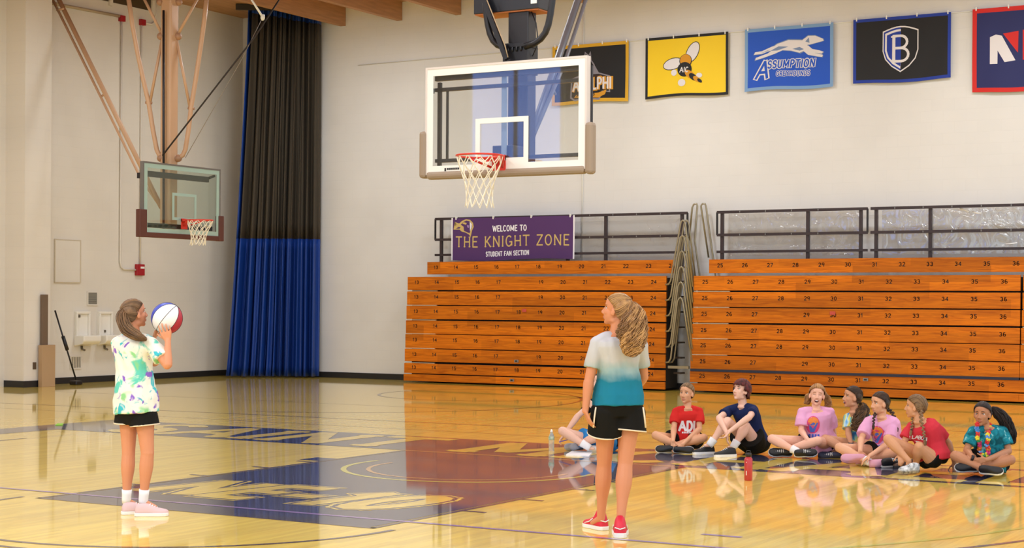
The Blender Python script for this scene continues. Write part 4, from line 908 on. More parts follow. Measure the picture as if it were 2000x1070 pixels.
def braid(parent, pts, m, r=.014, tip=.05, name='braid', tiecol='2a2a2a'):
    mb = MB(); L = sum((b_ - a).length for a, b_ in zip(pts, pts[1:])); n = max(4, int(L / (r * 1.15))); 
    def at(f_):
        x = f_ * (len(pts) - 1); i = min(int(x), len(pts) - 2); return pts[i].lerp(pts[i + 1], x - i), (pts[i + 1] - pts[i]).normalized()
    for k in range(n):
        f_ = k / n; q, tg = at(f_); sd, u = frame(tg, -FW); sg = 1 if k % 2 else -1; rr = r * (1.05 - .3 * f_)
        B_ = basis((tg + sd * sg * .8).normalized(), u); mb.ell(q + sd * sg * rr * .45, (rr * .8, rr * 1.15, rr * .75), rot=B_, nu=10, nv=8)
    q, tg = at(1.0)
    o = mb.build(name, m, parent); m2 = MB().tube([q - tg * .008, q + tg * .004], r * .75, 10); m2.build('hair_tie', mat('tie_' + tiecol, tiecol, .6), o)
    tail_mesh(o, [q, q + tg * tip * .5, q + tg * tip + Vector((0, 0, -.01))], [r * .5, r * 1.0, r * .5], m, n=24, r=.003, name='braid_tip')
    return o
def shoe(parent, heel, fwd, up, L, mu, ms, ml=None, high=0, name='shoe', lbl=None, soleh=.028, mark=None, wsc=1.0):
    B = basis(fwd, up); k = L / .25
    def W(x, y, z): return heel + B @ Vector((x * k * wsc, y * k, z * k))
    sec = [(-.004, .018, .045), (.008, .031, .07), (.035, .036, .078 + high), (.07, .037, .08 + high), (.1, .037, .075), (.13, .04, .06), (.165, .045, .046), (.2, .045, .038), (.228, .036, .032), (.244, .02, .022), (.248, .006, .012)]
    mb = MB(); rings = []
    for y, w_, h_ in sec:
        ring = []
        for i in range(17):
            a = math.pi * i / 16; ring.append(mb.b.verts.new(W(w_ * math.copysign(abs(math.cos(a)) ** .7, math.cos(a)), y, soleh * .7 + h_ * math.sin(a) ** .8)))
        rings.append(ring)
    for A, B2 in zip(rings, rings[1:]):
        for i in range(16): f_ = mb.b.faces.new((A[i], A[i + 1], B2[i + 1], B2[i])); f_.smooth = True
        mb.b.faces.new((A[0], B2[0], B2[16], A[16]))
    mb.b.faces.new(rings[0]); mb.b.faces.new(rings[-1][::-1])
    o = mb.build(name, mu, parent)
    if lbl: o['label'] = lbl
    out = [(w_ + .004, y) for y, w_, h_ in sec]; pl = [(w_, y) for w_, y in out] + [(-w_, y) for w_, y in out[::-1]]
    pl[0] = (pl[0][0], -.01); pl[-1] = (pl[-1][0], -.01)
    mb = MB(); mb.prism([W(x, y, 0) for x, y in pl], B @ Vector((0, 0, soleh * k))); mb.build('sole', ms, o, bevel=.005)
    if ml:
        mb = MB()
        for i in range(5):
            y = .105 + i * .017; z = soleh * .7 + .073 - i * .0085
            mb.tube([W(-.02, y, z - .008), W(0, y + .006, z + .002), W(.02, y, z - .008)], .0036 * k, 6)
        mb.build('laces', ml, o)
    if mark:
        mb = MB()
        for sx in (-1, 1): mb.tube([W(sx * .0425, .19, .035), W(sx * .042, .13, .05), W(sx * .0385, .09, .075)], .004 * k, 6)
        mb.tube([W(-.03, .0, .07), W(0, -.009, .06), W(.03, .0, .07)], .004 * k, 6)
        mb.build('side_stripe', mark, o)
    return o
def project(parent, target, origin, B, draw, mats, name, off=.0025, maxe=.02, dist=1.0):
    """draw 2D shapes in metres around the origin, lay them on the cloth of target; B: x right, y towards the cloth, z up"""
    mb = MB(); draw(mb, lambda u, v, l=0: (u, l * .0005, v)); big = [f for f in mb.b.faces if len(f.verts) > 4]
    if big: bmesh.ops.triangulate(mb.b, faces=big)
    for it in range(4):
        ed = [e for e in mb.b.edges if e.calc_length() > maxe]
        if not ed: break
        bmesh.ops.subdivide_edges(mb.b, edges=ed, cuts=1); bmesh.ops.triangulate(mb.b, faces=[f for f in mb.b.faces if len(f.verts) > 4])
    T = bvh(target); dr = B @ Vector((0, 1, 0)); bad = []
    for v in mb.b.verts:
        l = v.co.y; p = origin + B @ Vector((v.co.x, -.4, v.co.z)); h = T.ray_cast(p, dr, dist)
        if h[0]: v.co = h[0] - dr * (off + l)
        else: bad.append(v)
    if bad: bmesh.ops.delete(mb.b, geom=bad, context='VERTS')
    me = bpy.data.meshes.new(name); mb.b.to_mesh(me); mb.b.free()
    for m_ in mats: me.materials.append(m_)
    o = bpy.data.objects.new(name, me); C.objects.link(o); o.parent = parent; o.matrix_parent_inverse = parent.matrix_basis.inverted()
    return o

class Person:
    def __init__(s, label, D, base, sc_=1.0, skin='e2b193', group=None):
        s.D = D; s.k = sc_; s.t = thing('person', label, 'person', (base.x, base.y, 0), group); s.J = {}; s.skin = mat('skin_' + skin, skin, .5, spec=.35)
        s.mb = MB()
    def P(s, px, py, dz=0): return AD(px, py, s.D + dz)
    def set(s, **k):
        for n, v in k.items(): s.J[n] = v if isinstance(v, Vector) else s.P(*v)
    def solve(s, name, parent, px, py, L, sign):
        a = s.J[parent]; r = ray(px, py) / FPX; o = CP - a
        A = r.dot(r); Bq = 2 * o.dot(r); Cq = o.dot(o) - L * L; disc = Bq * Bq - 4 * A * Cq
        D = (-Bq + sign * math.sqrt(disc)) / (2 * A) if disc > 0 else -Bq / (2 * A)
        s.J[name] = CP + r * D
        return s.J[name]
    def torso(s, lat_hip=None, slim=1.0):
        J = s.J; k = s.k; sl, sr = J['shL'], J['shR']; lat = (sr - sl).normalized(); lh = lat_hip or lat
        s.hw = (sr - sl).length / 2; p, nk = J['pelvis'], J['neck']; mid = J.get('chest', p.lerp(nk, .6))
        def sp(t): return (p * (1 - t) ** 2 + (mid * 2 - (p + nk) / 2) * 2 * t * (1 - t) + nk * t * t)
        s.sp = sp; s.lat = lat; s.lh = lh
        ts = [-.12, 0, .12, .28, .45, .62, .78, .88, .95, 1.0]
        w_ = [.1, .145, .148, .13, .12, .132, max(.135, s.hw * .98), s.hw * .92, s.hw * .6, .06]; d_ = [.07, .1, .105, .092, .085, .092, .095, .085, .068, .055]
        s.ts = ts; s.w = [x * k * slim for x in w_]; s.d = [x * k * slim for x in d_]
        oval(s.mb, [sp(t) for t in ts], [lh.lerp(lat, min(1, max(0, t * 1.3))) for t in ts], s.w, s.d)
        fw_ = lat.cross(UP) * -1; s.fwd = fw_
        for q in (sl, sr):
            cap(s.mb, nk.lerp(q, .12) - Vector((0, 0, .014)), q - Vector((0, 0, .012)), .032 * k, .036 * k)
        s.mb.ell(nk + fw_ * .008 - Vector((0, 0, .012)), (.06 * k, .06 * k, .03 * k), nu=18, nv=12)
    def head(s, c, az, pitch=0, roll=0, hs=1.0):
        s.hc = c; f_ = facing(az, pitch); up = Matrix.Rotation(R_(roll), 3, f_) @ UP; s.B = basis(f_, up); s.hs = hs
        head_shape(s.mb, c, s.B, hs); nb = s.J['neck']; top = c + s.B @ (Vector((0, -.028, -.05)) * hs)
        cap(s.mb, nb - Vector((0, 0, .02)), top, .05 * s.k, .046 * s.k); 
    def arm(s, side, hd=None, nrm=None, th=None, curl=(18, 22, 18), hsz=.92, spread=1.0, thumb=(.55, .75)):
        J = s.J; a, e, w_ = J['sh' + side], J['el' + side], J['wr' + side]; k = s.k
        muscle(s.mb, a - Vector((0, 0, .014)), e, .037 * k, .04 * k, .033 * k, .35); muscle(s.mb, e, w_, .034 * k, .036 * k, .0225 * k, .22)
        hd = hd or (w_ - e); hand(s.mb, w_, hd, nrm or -FW, th or UP, hsz * k, curl, spread, thumb)
    def leg(s, side, foot=None, th=.078, cf=.052):
        J = s.J; h, kn, an = J['hip' + side], J['kn' + side], J['an' + side]; k = s.k
        muscle(s.mb, h, kn, th * k, th * 1.0 * k, .05 * k, .25); muscle(s.mb, kn, an, .046 * k, cf * 1.06 * k, .029 * k, .3); 
        d = (an - kn).normalized(); cap(s.mb, kn, kn + d * .01, .052 * k, .05 * k)
        if foot is not None: cap(s.mb, an - UP * .012, an + foot * .75 - UP * .022, .027 * k, .017 * k)
    def body(s, vox=.0058): s.bo = skinmesh(s.mb, 'body', s.skin, s.t, vox, 3); return s.bo
    def hips(s, lat=None, w_=.085):
        lat = lat or (s.J['shR'] - s.J['shL']).normalized(); s.J['hipR'] = s.J['pelvis'] + lat * w_ * s.k; s.J['hipL'] = s.J['pelvis'] - lat * w_ * s.k
    def shirt(s, m, inf=.02, sleeve=.55, hem=-.2, seed=0, flare=.0, vox=.0075, wr=.0095, sr=.06, low=0):
        mb = MB(); k = s.k; ts = [hem] + [t for t in s.ts if t > hem + .05 and t < .93] + [.945]
        def itp(t, arr):
            if t <= s.ts[1]: return arr[1]
            for (a, b_), (c_, d_) in zip(zip(s.ts, arr), zip(s.ts[1:], arr[1:])):
                if t <= c_: return b_ + (d_ - b_) * (t - a) / (c_ - a)
            return arr[-1]
        oval(mb, [s.sp(t) for t in ts], [s.lh.lerp(s.lat, min(1, max(0, t * 1.3))) for t in ts], [itp(t, s.w) + inf * (1 if t < .9 else .6) + flare * max(0, .5 - t) for t in ts], [itp(t, s.d) + inf * (1 if t < .9 else .6) + flare * max(0, .5 - t) for t in ts])
        for sd in 'LR':
            q, e = s.J['sh' + sd], s.J['el' + sd]; nk = s.J['neck']
            cap(mb, nk.lerp(q, .36) - Vector((0, 0, .008 * k)), q - Vector((0, 0, .01 * k)), .046 * k, .052 * k)
            d = (e - q).normalized(); L = (e - q).length * sleeve
            q = q - Vector((0, 0, .012 * k)); mb.tube([q - d * .03, q, q + d * L * .5, q + d * L], [.042 * k, .05 * k, sr * .92 * k, sr * .97 * k], 16)
        s.sh = skinmesh(mb, 'shirt', m, s.t, vox, 3, wr, seed); return s.sh
    def collar(s, m, r=.062, dz=.0):
        c_ = s.J['neck'] + Vector((0, 0, .006 + dz)); n_ = (s.hc - s.J['neck']).normalized(); a, b_ = frame(n_)
        T = bvh(s.sh); pts = []
        for i in range(24):
            d = a * math.cos(i * math.pi / 12) + b_ * math.sin(i * math.pi / 12); p = c_ + d * r * s.k; h = T.find_nearest(p); pts.append(h[0].lerp(p, .2))
        mb = MB().tube(pts, .006, 8, closed=True); return mb.build('collar', m, s.sh)
    def shorts(s, m, frac=(.45, .45), inf=.022, top=.18, piping=None, vox=.008, flare=.012, thr=.078):
        mb = MB(); k = s.k; ts = [t for t in s.ts if t < top] + [top]
        oval(mb, [s.sp(t) for t in ts], [s.lh] * len(ts), [.11 * k + .04 * k * min(1, (t + .12) / .12) + inf * (.6 - 3 * max(0, t)) for t in ts], [.085 * k + .025 * k * min(1, (t + .12) / .12) + inf * .5 for t in ts])
        rims = []
        for sd, fr_ in zip('LR', frac):
            h, kn = s.J['hip' + sd], s.J['kn' + sd]; d = (kn - h).normalized(); L = (kn - h).length * fr_
            mb.tube([h - d * .03, h + d * .02, h + d * L], [.07 * k, (thr + .01) * k + inf * .6, thr * k + inf + flare], 20); rims.append((h + d * L, d, thr * k + inf + flare - .004))
        o = skinmesh(mb, 'shorts', m, s.t, vox, 3, .005, 3)
        if piping:
            mb = MB()
            for c_, d, r in rims:
                a, b_ = frame(d); mb.tube([c_ - d * .004 + (a * math.cos(i * math.pi / 12) + b_ * math.sin(i * math.pi / 12)) * r for i in range(24)], .0055, 6, closed=True)
            mb.build('piping', piping, o)
        s.so = o; return o
    def sock(s, side, m, h=.07, name='sock', r=.036):
        an, kn = s.J['an' + side], s.J['kn' + side]; d = (kn - an).normalized(); k = s.k
        mb = MB().tube([an - d * .03, an, an + d * h * .5, an + d * h], [r * .9 * k, r * k, r * 1.02 * k, r * 1.1 * k], 14); return mb.build(name, m, s.t)
# ---------------------------------------------------------------- people: materials
def cloth_mat(name, c, rough=.85): return mat(name, c, rough, spec=.2, bump=.15, bscale=220)
def ramp_mat(name, build):
    m = bpy.data.materials.new(name); m.use_nodes = True; nt = m.node_tree; b = nt.nodes['Principled BSDF']; b.inputs['Roughness'].default_value = .85; b.inputs['Specular IOR Level'].default_value = .2
    tc = nt.nodes.new('ShaderNodeTexCoord'); nt.links.new(build(nt, tc.outputs['Object']), b.inputs['Base Color']); return m
def noi(nt, v, sc_, det=3, dist=0, off=(0, 0, 0)):
    mp = nt.nodes.new('ShaderNodeMapping'); mp.inputs['Location'].default_value = off; nt.links.new(v, mp.inputs[0])
    n = nt.nodes.new('ShaderNodeTexNoise'); n.inputs['Scale'].default_value = sc_; n.inputs['Detail'].default_value = det; n.inputs['Distortion'].default_value = dist; nt.links.new(mp.outputs[0], n.inputs['Vector']); return n.outputs['Fac']
def cr(nt, f_, stops):
    r = nt.nodes.new('ShaderNodeValToRGB'); e = r.color_ramp.elements
    while len(e) < len(stops): e.new(.5)
    for k, (p, c) in enumerate(stops): e[k].position = p; e[k].color = (*lin(c), 1)
    nt.links.new(f_, r.inputs[0]); return r.outputs[0]
def mixc(nt, f_, a, b_):
    m = nt.nodes.new('ShaderNodeMixRGB'); nt.links.new(f_, m.inputs[0])
    for i, s_ in ((1, a), (2, b_)):
        if isinstance(s_, str): m.inputs[i].default_value = (*lin(s_), 1)
        else: nt.links.new(s_, m.inputs[i])
    return m.outputs[0]
def mask(nt, f_, lo, hi):
    r = nt.nodes.new('ShaderNodeMapRange'); r.inputs['From Min'].default_value = lo; r.inputs['From Max'].default_value = hi; nt.links.new(f_, r.inputs['Value']); return r.outputs[0]
def tie_white(nt, v):
    c = mixc(nt, mask(nt, noi(nt, v, 7, 3, .8), .56, .63), 'ece9dc', '67c9b4'); c = mixc(nt, mask(nt, noi(nt, v, 9, 3, .8, (3, 1, 2)), .59, .65), c, '45b6c2')
    c = mixc(nt, mask(nt, noi(nt, v, 12, 2, .6, (7, 5, 1)), .62, .67), c, '8a63c2'); return mixc(nt, mask(nt, noi(nt, v, 8, 2, .4, (1, 9, 4)), .6, .68), c, '8fce8e')
TIEW = ramp_mat('white_tie_dye', tie_white)
def ombre(nt, v):
    sp = nt.nodes.new('ShaderNodeSeparateXYZ'); nt.links.new(v, sp.inputs[0])
    a = nt.nodes.new('ShaderNodeMath'); a.operation = 'MULTIPLY_ADD'; a.inputs[1].default_value = .1; nt.links.new(noi(nt, v, 9, 3), a.inputs[0]); nt.links.new(sp.outputs[2], a.inputs[2])
    return cr(nt, mask(nt, a.outputs[0], .87, 1.47), [(0, '1b7a9c'), (.42, '1b7488'), (.55, '93aaa6'), (.66, 'bcb8b2'), (1, 'c4c4ca')])
OMB = ramp_mat('grey_to_teal_shirt', ombre)
def spiral(nt, v): return cr(nt, noi(nt, v, 5.5, 2, 1.2), [(.3, '2d6fc4'), (.42, '4f9fe0'), (.5, 'bfe2ea'), (.55, 'f0dc4a'), (.6, '6fc2c9'), (.7, '2b78c8')])
TIEB = ramp_mat('blue_yellow_tie_dye', spiral)
def tealm(nt, v): return cr(nt, noi(nt, v, 16, 4, 1.0), [(.36, '0f5560'), (.5, '177887'), (.62, '1d8795'), (.68, '8cc5c4')])
TEALP = ramp_mat('teal_patterned', tealm)
PIPE = mat('cream_piping', 'e9d6b8', .7); BSH = cloth_mat('black_shorts', '15130f'); SOCK = cloth_mat('white_sock', 'eceaea'); GSOCK = cloth_mat('grey_sock', 'a9a9b3'); PSOCK = cloth_mat('pink_sock', 'd9a0b4')
SHB = mat('black_shoe', '1b1b1f', .6); SOLW = mat('white_sole', 'e9e6e2', .5); LACW = mat('white_lace', 'e8e8e6', .7)
H_BR = hair_mat('brown_hair', '7f5f40', '5c432c'); H_CURL = hair_mat('honey_curly_hair', 'b88c58', '805a36'); H_LB = hair_mat('light_brown_hair', '8f6f4b', '5f4630'); H_AUB = hair_mat('auburn_hair', '6a241c', '2e0f10')
H_STR = hair_mat('strawberry_hair', 'b1824f', '80552f'); H_DK = hair_mat('dark_brown_hair', '4c3524', '271a12'); H_MID = hair_mat('curly_brown_hair', '6f4f2e', '3a2716'); H_BLK = hair_mat('black_brown_hair', '33241d', '17100d')

# ---------------------------------------------------------------- girl with the ball
p = Person('girl in white and teal tie-dye T-shirt standing and holding up a basketball', 12.65, G(275, 1003), 1.0, 'd48f6a')
p.set(pelvis=(266, 803, 0), neck=(262, 652, 0), chest=(262, 715, .01), shL=(230, 667, .09), shR=(297, 669, -.09), elL=(303, 708, .16), wrL=(300, 661, .03), elR=(327, 714, -.19), wrR=(328, 665, -.13),
      knL=(251, 884, .05), anL=(247, 975, .06), knR=(288, 884, -.05), anR=(280, 977, -.02))
p.torso(); p.hips(w_=.078)
p.head(p.P(263, 613, .0), 128, 10, 0, .97)
bc = p.P(326, 621.4, -.02)
p.arm('R', UP * .9 - RT * .22 - FW * .12, FW * .9 + UP * .3, -RT, (2, 8, 12), spread=1.6, thumb=(.5, .9)); p.arm('L', UP * .85 + RT * .3, RT + UP * .2, FW, (8, 12, 12), spread=1.4)
p.leg('L', facing(120) * .12 - UP * .04, .072, .05); p.leg('R', facing(97) * .12 - UP * .04, .072, .05)
p.body(); features(p.t, p.bo, p.hc, p.B, p.hs)
p.shirt(TIEW, .024, .62, -.02, 1, .03, sr=.07); p.shorts(BSH, (.30, .34), .022, .1, PIPE)
tb = Vector((.0, -.115, .05)); hh = hair(p.t, p.hc, p.B, p.hs, H_BR, tb, 1, 'back', n=150)
w0 = p.P(244, 603, -.04); tail_mesh(hh, [w0, p.P(238, 619, -.1), p.P(247, 642, -.14), p.P(268, 656, -.17), p.P(287, 664, -.17)], [.018, .042, .046, .036, .008], H_BR, 110, .003, .2, 3)
MB().tube([w0 + Vector((0, 0, .018)) - RT * .006, w0 - Vector((0, 0, .014)) + RT * .006], .026, 12).build('hair_tie', mat('pink_tie', 'c9709a', .6), hh)
PNK = mat('pale_pink_mesh', 'd8b8b8', .7)
shoe(p.t, G(239, 1005) , facing(112), UP, .235, PNK, SOLW, LACW); shoe(p.t, G(265, 1008), facing(97), UP, .245, PNK, SOLW, LACW)
p.sock('L', SOCK, .075, r=.035); p.sock('R', SOCK, .085, r=.036)
# ball held in the hands
o = MB(); rr = .119; nu, nv = 40, 24; Bb = basis(-FW, (RT * .62 + UP * .78))
Vv = {}
for j in range(nv + 1):
    for i in range(nu):
        t_ = math.pi * j / nv; a = 2 * math.pi * i / nu; Vv[j, i] = o.b.verts.new(bc + Bb @ Vector((math.sin(t_) * math.cos(a), math.sin(t_) * math.sin(a), math.cos(t_))) * rr)
for j in range(nv):
    for i in range(nu):
        f_ = o.b.faces.new((Vv[j, i], Vv[j + 1, i], Vv[j + 1, (i + 1) % nu], Vv[j, (i + 1) % nu])); f_.smooth = True; f_.material_index = (2, 0, 0, 1, 1, 0, 0, 2)[i * 8 // nu]
bmesh.ops.remove_doubles(o.b, verts=o.b.verts, dist=1e-5)
ball = o.build('basketball', [mat('ball_white', 'eeeaea', .45), mat('ball_red', 'b1263a', .45), mat('ball_blue', '3d4fb8', .45)]); tag(ball, 'white, red and blue basketball held up by the girl at left', 'basketball')
m = MB()
for k in range(4):
    a = math.pi * k / 4 - (0.0); m.tube([bc + Bb @ Vector((math.sin(t_) * math.cos(a), math.sin(t_) * math.sin(a), math.cos(t_))) * (rr + .0005) for t_ in [2 * math.pi * i / 40 for i in range(40)]], .002, 6, closed=True)
m.build('seam', mat('ball_seam', '22202a', .6), ball)

# ---------------------------------------------------------------- girl with curly ponytail walking
p = Person('girl in grey to teal ombre T-shirt with curly ponytail walking away in red sneakers', 11.65, G(1192, 1042), 1.04, 'ce8862')
p.set(pelvis=(1208, 792, 0), neck=(1204, 650, 0), chest=(1206, 710, .01), shL=(1166, 667, -.05), shR=(1251, 673, .06), elL=(1150, 745, -.06), wrL=(1143, 803, -.08), elR=(1257, 735, .14), wrR=(1236, 768, .33),
      knL=(1180, 908, .1), anL=(1174, 1009, .17), knR=(1221, 907, .0), anR=(1212, 1018, -.1))
p.torso(slim=.98); p.hips(w_=.088)
p.head(p.P(1204, 606, .0), -112, 10, 0, 1.0)
p.arm('L', -UP + RT * .42, RT + FW * .3, FW, (10, 14, 12)); p.arm('R')
p.leg('L', facing(-140) * .12 - UP * .04, .08, .054); p.leg('R', facing(178) * .12 - UP * .04, .08, .054)
p.body(); features(p.t, p.bo, p.hc, p.B, p.hs)
p.shirt(OMB, .02, .62, 0.0, 4, .03, sr=.06); p.shorts(BSH, (.47, .42), .026, .1, PIPE, flare=.022)
m = MB()
for px, s_ in ((1164, 1), (1256, -1)): m.tube([p.P(px, 795, -.09), p.P(px - s_ * 3, 815, -.1), p.P(px - s_ * 5, 835, -.09)], .006, 6)
m.build('side_stripe', PIPE, p.so)
tb = Vector((0, -.085, .085)); hh = hair(p.t, p.hc, p.B, p.hs * 1.02, H_CURL, tb, 5, 'back', n=170)
tp = [p.P(1232, 594, -.0), p.P(1242, 606, -.09), p.P(1243, 632, -.15), p.P(1238, 660, -.17), p.P(1234, 680, -.17), p.P(1230, 697, -.17)]
tail_mesh(hh, tp, [.02, .05, .082, .092, .075, .02], H_CURL, 330, .015, .1, 6, r=.0042, flat=.6)
tail_mesh(hh, [p.P(1236, 600, -.06), p.P(1226, 630, -.15), p.P(1218, 652, -.16), p.P(1214, 664, -.16)], [.02, .04, .045, .02], H_CURL, 70, .012, .06, 8, name='loose_curls', r=.004)
REDS = mat('red_sneaker', 'd4203a', .5)
shoe(p.t, G(1181, 1036), facing(-152), UP, .26, REDS, SOLW, LACW, mark=SOLW, high=.04, wsc=1.1); shoe(p.t, G(1211, 1051), facing(176), (UP + FW * .08).normalized(), .26, REDS, SOLW, LACW, mark=SOLW, high=.04, wsc=1.15, soleh=.034)
# ---------------------------------------------------------------- the seated children
GRP = 'children sitting along the lettered band'
BC = basis(FW, UP)          # print frame: x = viewer's right, y = away from the viewer
# -- black shirt, writing (mostly hidden behind the walking girl)
p = Person('person in black T-shirt sitting and writing on paper, half hidden by the walking girl', 18.2, G(1160, 884), .98, 'e8b9a2', GRP)
p.set(pelvis=(1186, 864, .05), neck=(1178, 775, -.05), chest=(1187, 820, .03), shR=(1158, 785, .03), shL=(1200, 786, -.05), hipR=(1175, 868, -.06), hipL=(1192, 868, .05))
p.solve('elR', 'shR', 1129, 812, .25, -1); p.solve('wrR', 'elR', 1101, 850, .22, -1); p.set(elL=(1190, 815, -.18), wrL=(1160, 797, -.26))
p.set(knR=(1099, 842, -.3), anR=(1148, 872, -.36), knL=(1172, 850, -.42), anL=(1120, 873, -.12))
p.torso(); p.head(p.P(1173, 748, -.06), -55, 4, 0, .98)
p.arm('R', -UP * .6 - RT * .5, -UP, FW, (35, 35, 20)); p.arm('L', UP * .6 - RT * .5, FW, UP, (35, 40, 30)); p.leg('R', RT * .08, .07, .05); p.leg('L', None, .07, .05)
p.body(); features(p.t, p.bo, p.hc, p.B, p.hs); hair(p.t, p.hc, p.B, p.hs, H_DK, Vector((0, -.1, .02)), 2)
p.shirt(cloth_mat('black_shirt', '17171c'), .02, .6, -.05, 9, .02); p.shorts(cloth_mat('blue_shorts', '2f7fc0'), (.55, .55), .02, .1)
p.sock('R', SOCK, .08, r=.04); p.sock('L', GSOCK, .1, r=.04)
shoe(p.t, G(1148, 884) + UP * .02, (RT - FW * .1).normalized(), (UP * .6 - FW * .8), .23, SOCK, SOCK); shoe(p.t, G(1139, 880) + UP * .035, (-RT + FW * .05).normalized(), (UP * .5 - FW * .9), .21, GSOCK, GSOCK, lbl='grey shoe')
o = MB().tube([p.J['wrR'] - UP * .07 - RT * .05 - FW * .03, p.J['wrR'] - UP * .03 + RT * .09 - FW * .05], .005, 8).build('pen', mat('blue_pen', '4a3fae', .4)); tag(o, 'blue pen in the hand of the seated person in black', 'pen')
q = [G(1105, 890), G(1150, 893), G(1158, 884), G(1118, 882)]
o = MB().prism([v + UP * .002 for v in q], UP * .012).build('paper_pad', mat('paper', 'ecebee', .6)); tag(o, 'white paper pad on the floor in front of the person in black', 'paper')

# -- red shirt ADI
p = Person('child in bright red T-shirt with white letters sitting cross-legged, hands between the feet', 18.3, G(1335, 884), .93, 'dca27c', GRP)
p.set(pelvis=(1337, 861, .02), neck=(1342.5, 796, -.03), chest=(1341, 830, .01), shR=(1320, 802, -.03), shL=(1365, 801, .0), elR=(1316, 838, -.12), wrR=(1314.5, 862, -.32), elL=(1366, 838, -.1), wrL=(1333, 868, -.36))
p.set(knR=(1281, 850, -.2), knL=(1374, 855, -.22), anR=(1334, 875, -.3), anL=(1300, 874, -.24))
p.torso(slim=.95); p.hips(w_=.08); p.head(p.P(1341, 768.5, -.03), -32, 2, 0, .98)
p.arm('R', -UP * .95 - FW * .1, FW, RT, (8, 12, 12)); p.arm('L', -UP * .75 - RT * .5, FW, -RT, (10, 12, 12)); p.leg('R', RT * .08, .072, .048); p.leg('L', -RT * .07, .072, .048)
p.body(); features(p.t, p.bo, p.hc, p.B, p.hs, 0, '6a4f34'); hair(p.t, p.hc, p.B, p.hs, H_LB, Vector((0.02, -.1, .0)), 3, n=130)
p.shirt(cloth_mat('red_shirt', 'cf2a26'), .022, .62, -.12, 2, .03, sr=.068); p.shorts(BSH, (.4, .4), .02, .1); p.collar(MATS['red_shirt'])
def adi(mb, T): letter(mb, T, 'ADI', -.09, -.05, .1, sw=.24, gap=.16, wsc=.86, serif=.1); [mb.poly([T(-.06 + i * .018, -.08), T(-.047 + i * .018, -.08), T(-.047 + i * .018, -.062), T(-.06 + i * .018, -.062)]) for i in range(7)]
project(p.sh, p.sh, p.P(1343, 832, -.1), BC, adi, [mat('print_white', 'f0ecec', .7)], 'shirt_print')
shoe(p.t, p.P(1320, 878, -.25), (-RT - FW * .1).normalized(), (UP * .45 - FW), .23, SHB, SOLW); shoe(p.t, p.P(1316, 879, -.36), (RT - FW * .15).normalized(), (UP * .3 - FW), .22, SHB, SOLW)

# -- navy shirt
p = Person('person in navy T-shirt with short auburn hair sitting with arms over raised knees', 17.95, G(1440, 888), 1.0, 'ecbca4', GRP)
p.set(pelvis=(1477, 868, .1), neck=(1451, 792, .0), chest=(1465, 830, .04), shR=(1425, 799, .07), shL=(1472, 799, -.07))
p.solve('elR', 'shR', 1404, 816, .26, -1); p.set(wrR=(1420, 846, -.3)); p.solve('elL', 'shL', 1464, 814, .25, -1); p.set(wrL=(1424, 843, -.33))
p.set(hipR=(1470, 869, .16), hipL=(1478, 872, .02), knR=(1421, 823, -.14), knL=(1457, 833, -.18), anR=(1388, 866, -.16), anL=(1434, 870, -.2))
p.torso(lat_hip=(-RT * .6 + FW * .8).normalized(), slim=.88); p.head(p.P(1447, 763, -.02), -50, 14, 0, 1.0)
p.arm('R', -UP + FW * .0, RT, FW, (14, 20, 15)); p.arm('L', -RT * .6 - UP * .8, -RT, FW, (25, 30, 20)); p.leg('R', -RT * .08, .078, .054); p.leg('L', -RT * .08, .078, .054)
p.body(); features(p.t, p.bo, p.hc, p.B, p.hs, 1, '4a2520')
hair(p.t, p.hc, p.B, p.hs * 1.03, H_AUB, None, 4, 'down', line=-.004, vol=1.06, n=230, ends=lambda a: (.045 if math.sin(a) > .5 else (-.005 if math.sin(a) > -.1 else -.065)))
p.shirt(cloth_mat('navy_shirt', '1b2750'), .022, .55, .02, 5, .02, sr=.07); p.shorts(BSH, (.5, .5), .05, .12); p.collar(MATS['navy_shirt'])
p.sock('R', SOCK, .06, r=.042); p.sock('L', SOCK, .06, r=.042)
f1 = (-RT * .9 - FW * .35).normalized(); shoe(p.t, G(1394, 887), f1, UP, .25, SHB, SOLW, LACW, soleh=.032); shoe(p.t, G(1436, 892), f1, UP, .25, SHB, SOLW, LACW, soleh=.032)

# -- pink shirt, laughing
PINK = cloth_mat('pink_shirt', 'e8a9cf')
def suncirc(mb, T):
    mb.mi = 0; T0 = T; T = lambda u, v, l=0: T0(u * 1.12, v * 1.35 - .005, l); mb.poly([T(*q, 0) for q in blob(0, .03, .062, .07)] ); mb.mi = 1; mb.poly([T(a, b_, 1) for a, b_ in blob(0, .055, .048, .036)])
    mb.mi = 2
    for q in (((-.02, -.03), (-.045, .03), (-.035, .035), (0, .0), (.035, .05), (.045, .045), (.015, -.03)), ((-.03, .03), (0, .05), (.02, .04), (0, .02))): mb.poly([T(a, b_, 2) for a, b_ in q])
    mb.mi = 3
    for k in range(5): mb.poly([T(a, b_, 2) for a, b_ in ((-.06 + k * .026, -.075), (-.042 + k * .026, -.075), (-.042 + k * .026, -.045), (-.06 + k * .026, -.045))])
PR = [mat('print_pink', 'e2497f', .7), mat('print_orange', 'f0903a', .7), mat('print_blue', '4f6fc9', .7), mat('print_indigo', '3e5fc4', .7)]
p = Person('laughing girl in pink T-shirt with round print sitting cross-legged beside the navy shirt', 17.7, G(1580, 895), .97, 'edb69c', GRP)
p.set(pelvis=(1602, 867, .06), neck=(1593.5, 798, -.02), chest=(1597, 835, .03), shR=(1567, 803, -.02), shL=(1621, 803, .0), elR=(1565, 841, -.08), wrR=(1577, 858, -.26), elL=(1627, 842, .12), wrL=(1632, 872, .2))
p.set(knR=(1508, 857, -.14), knL=(1597, 861, -.3), anR=(1556, 881, -.3), anL=(1532, 879, -.1))
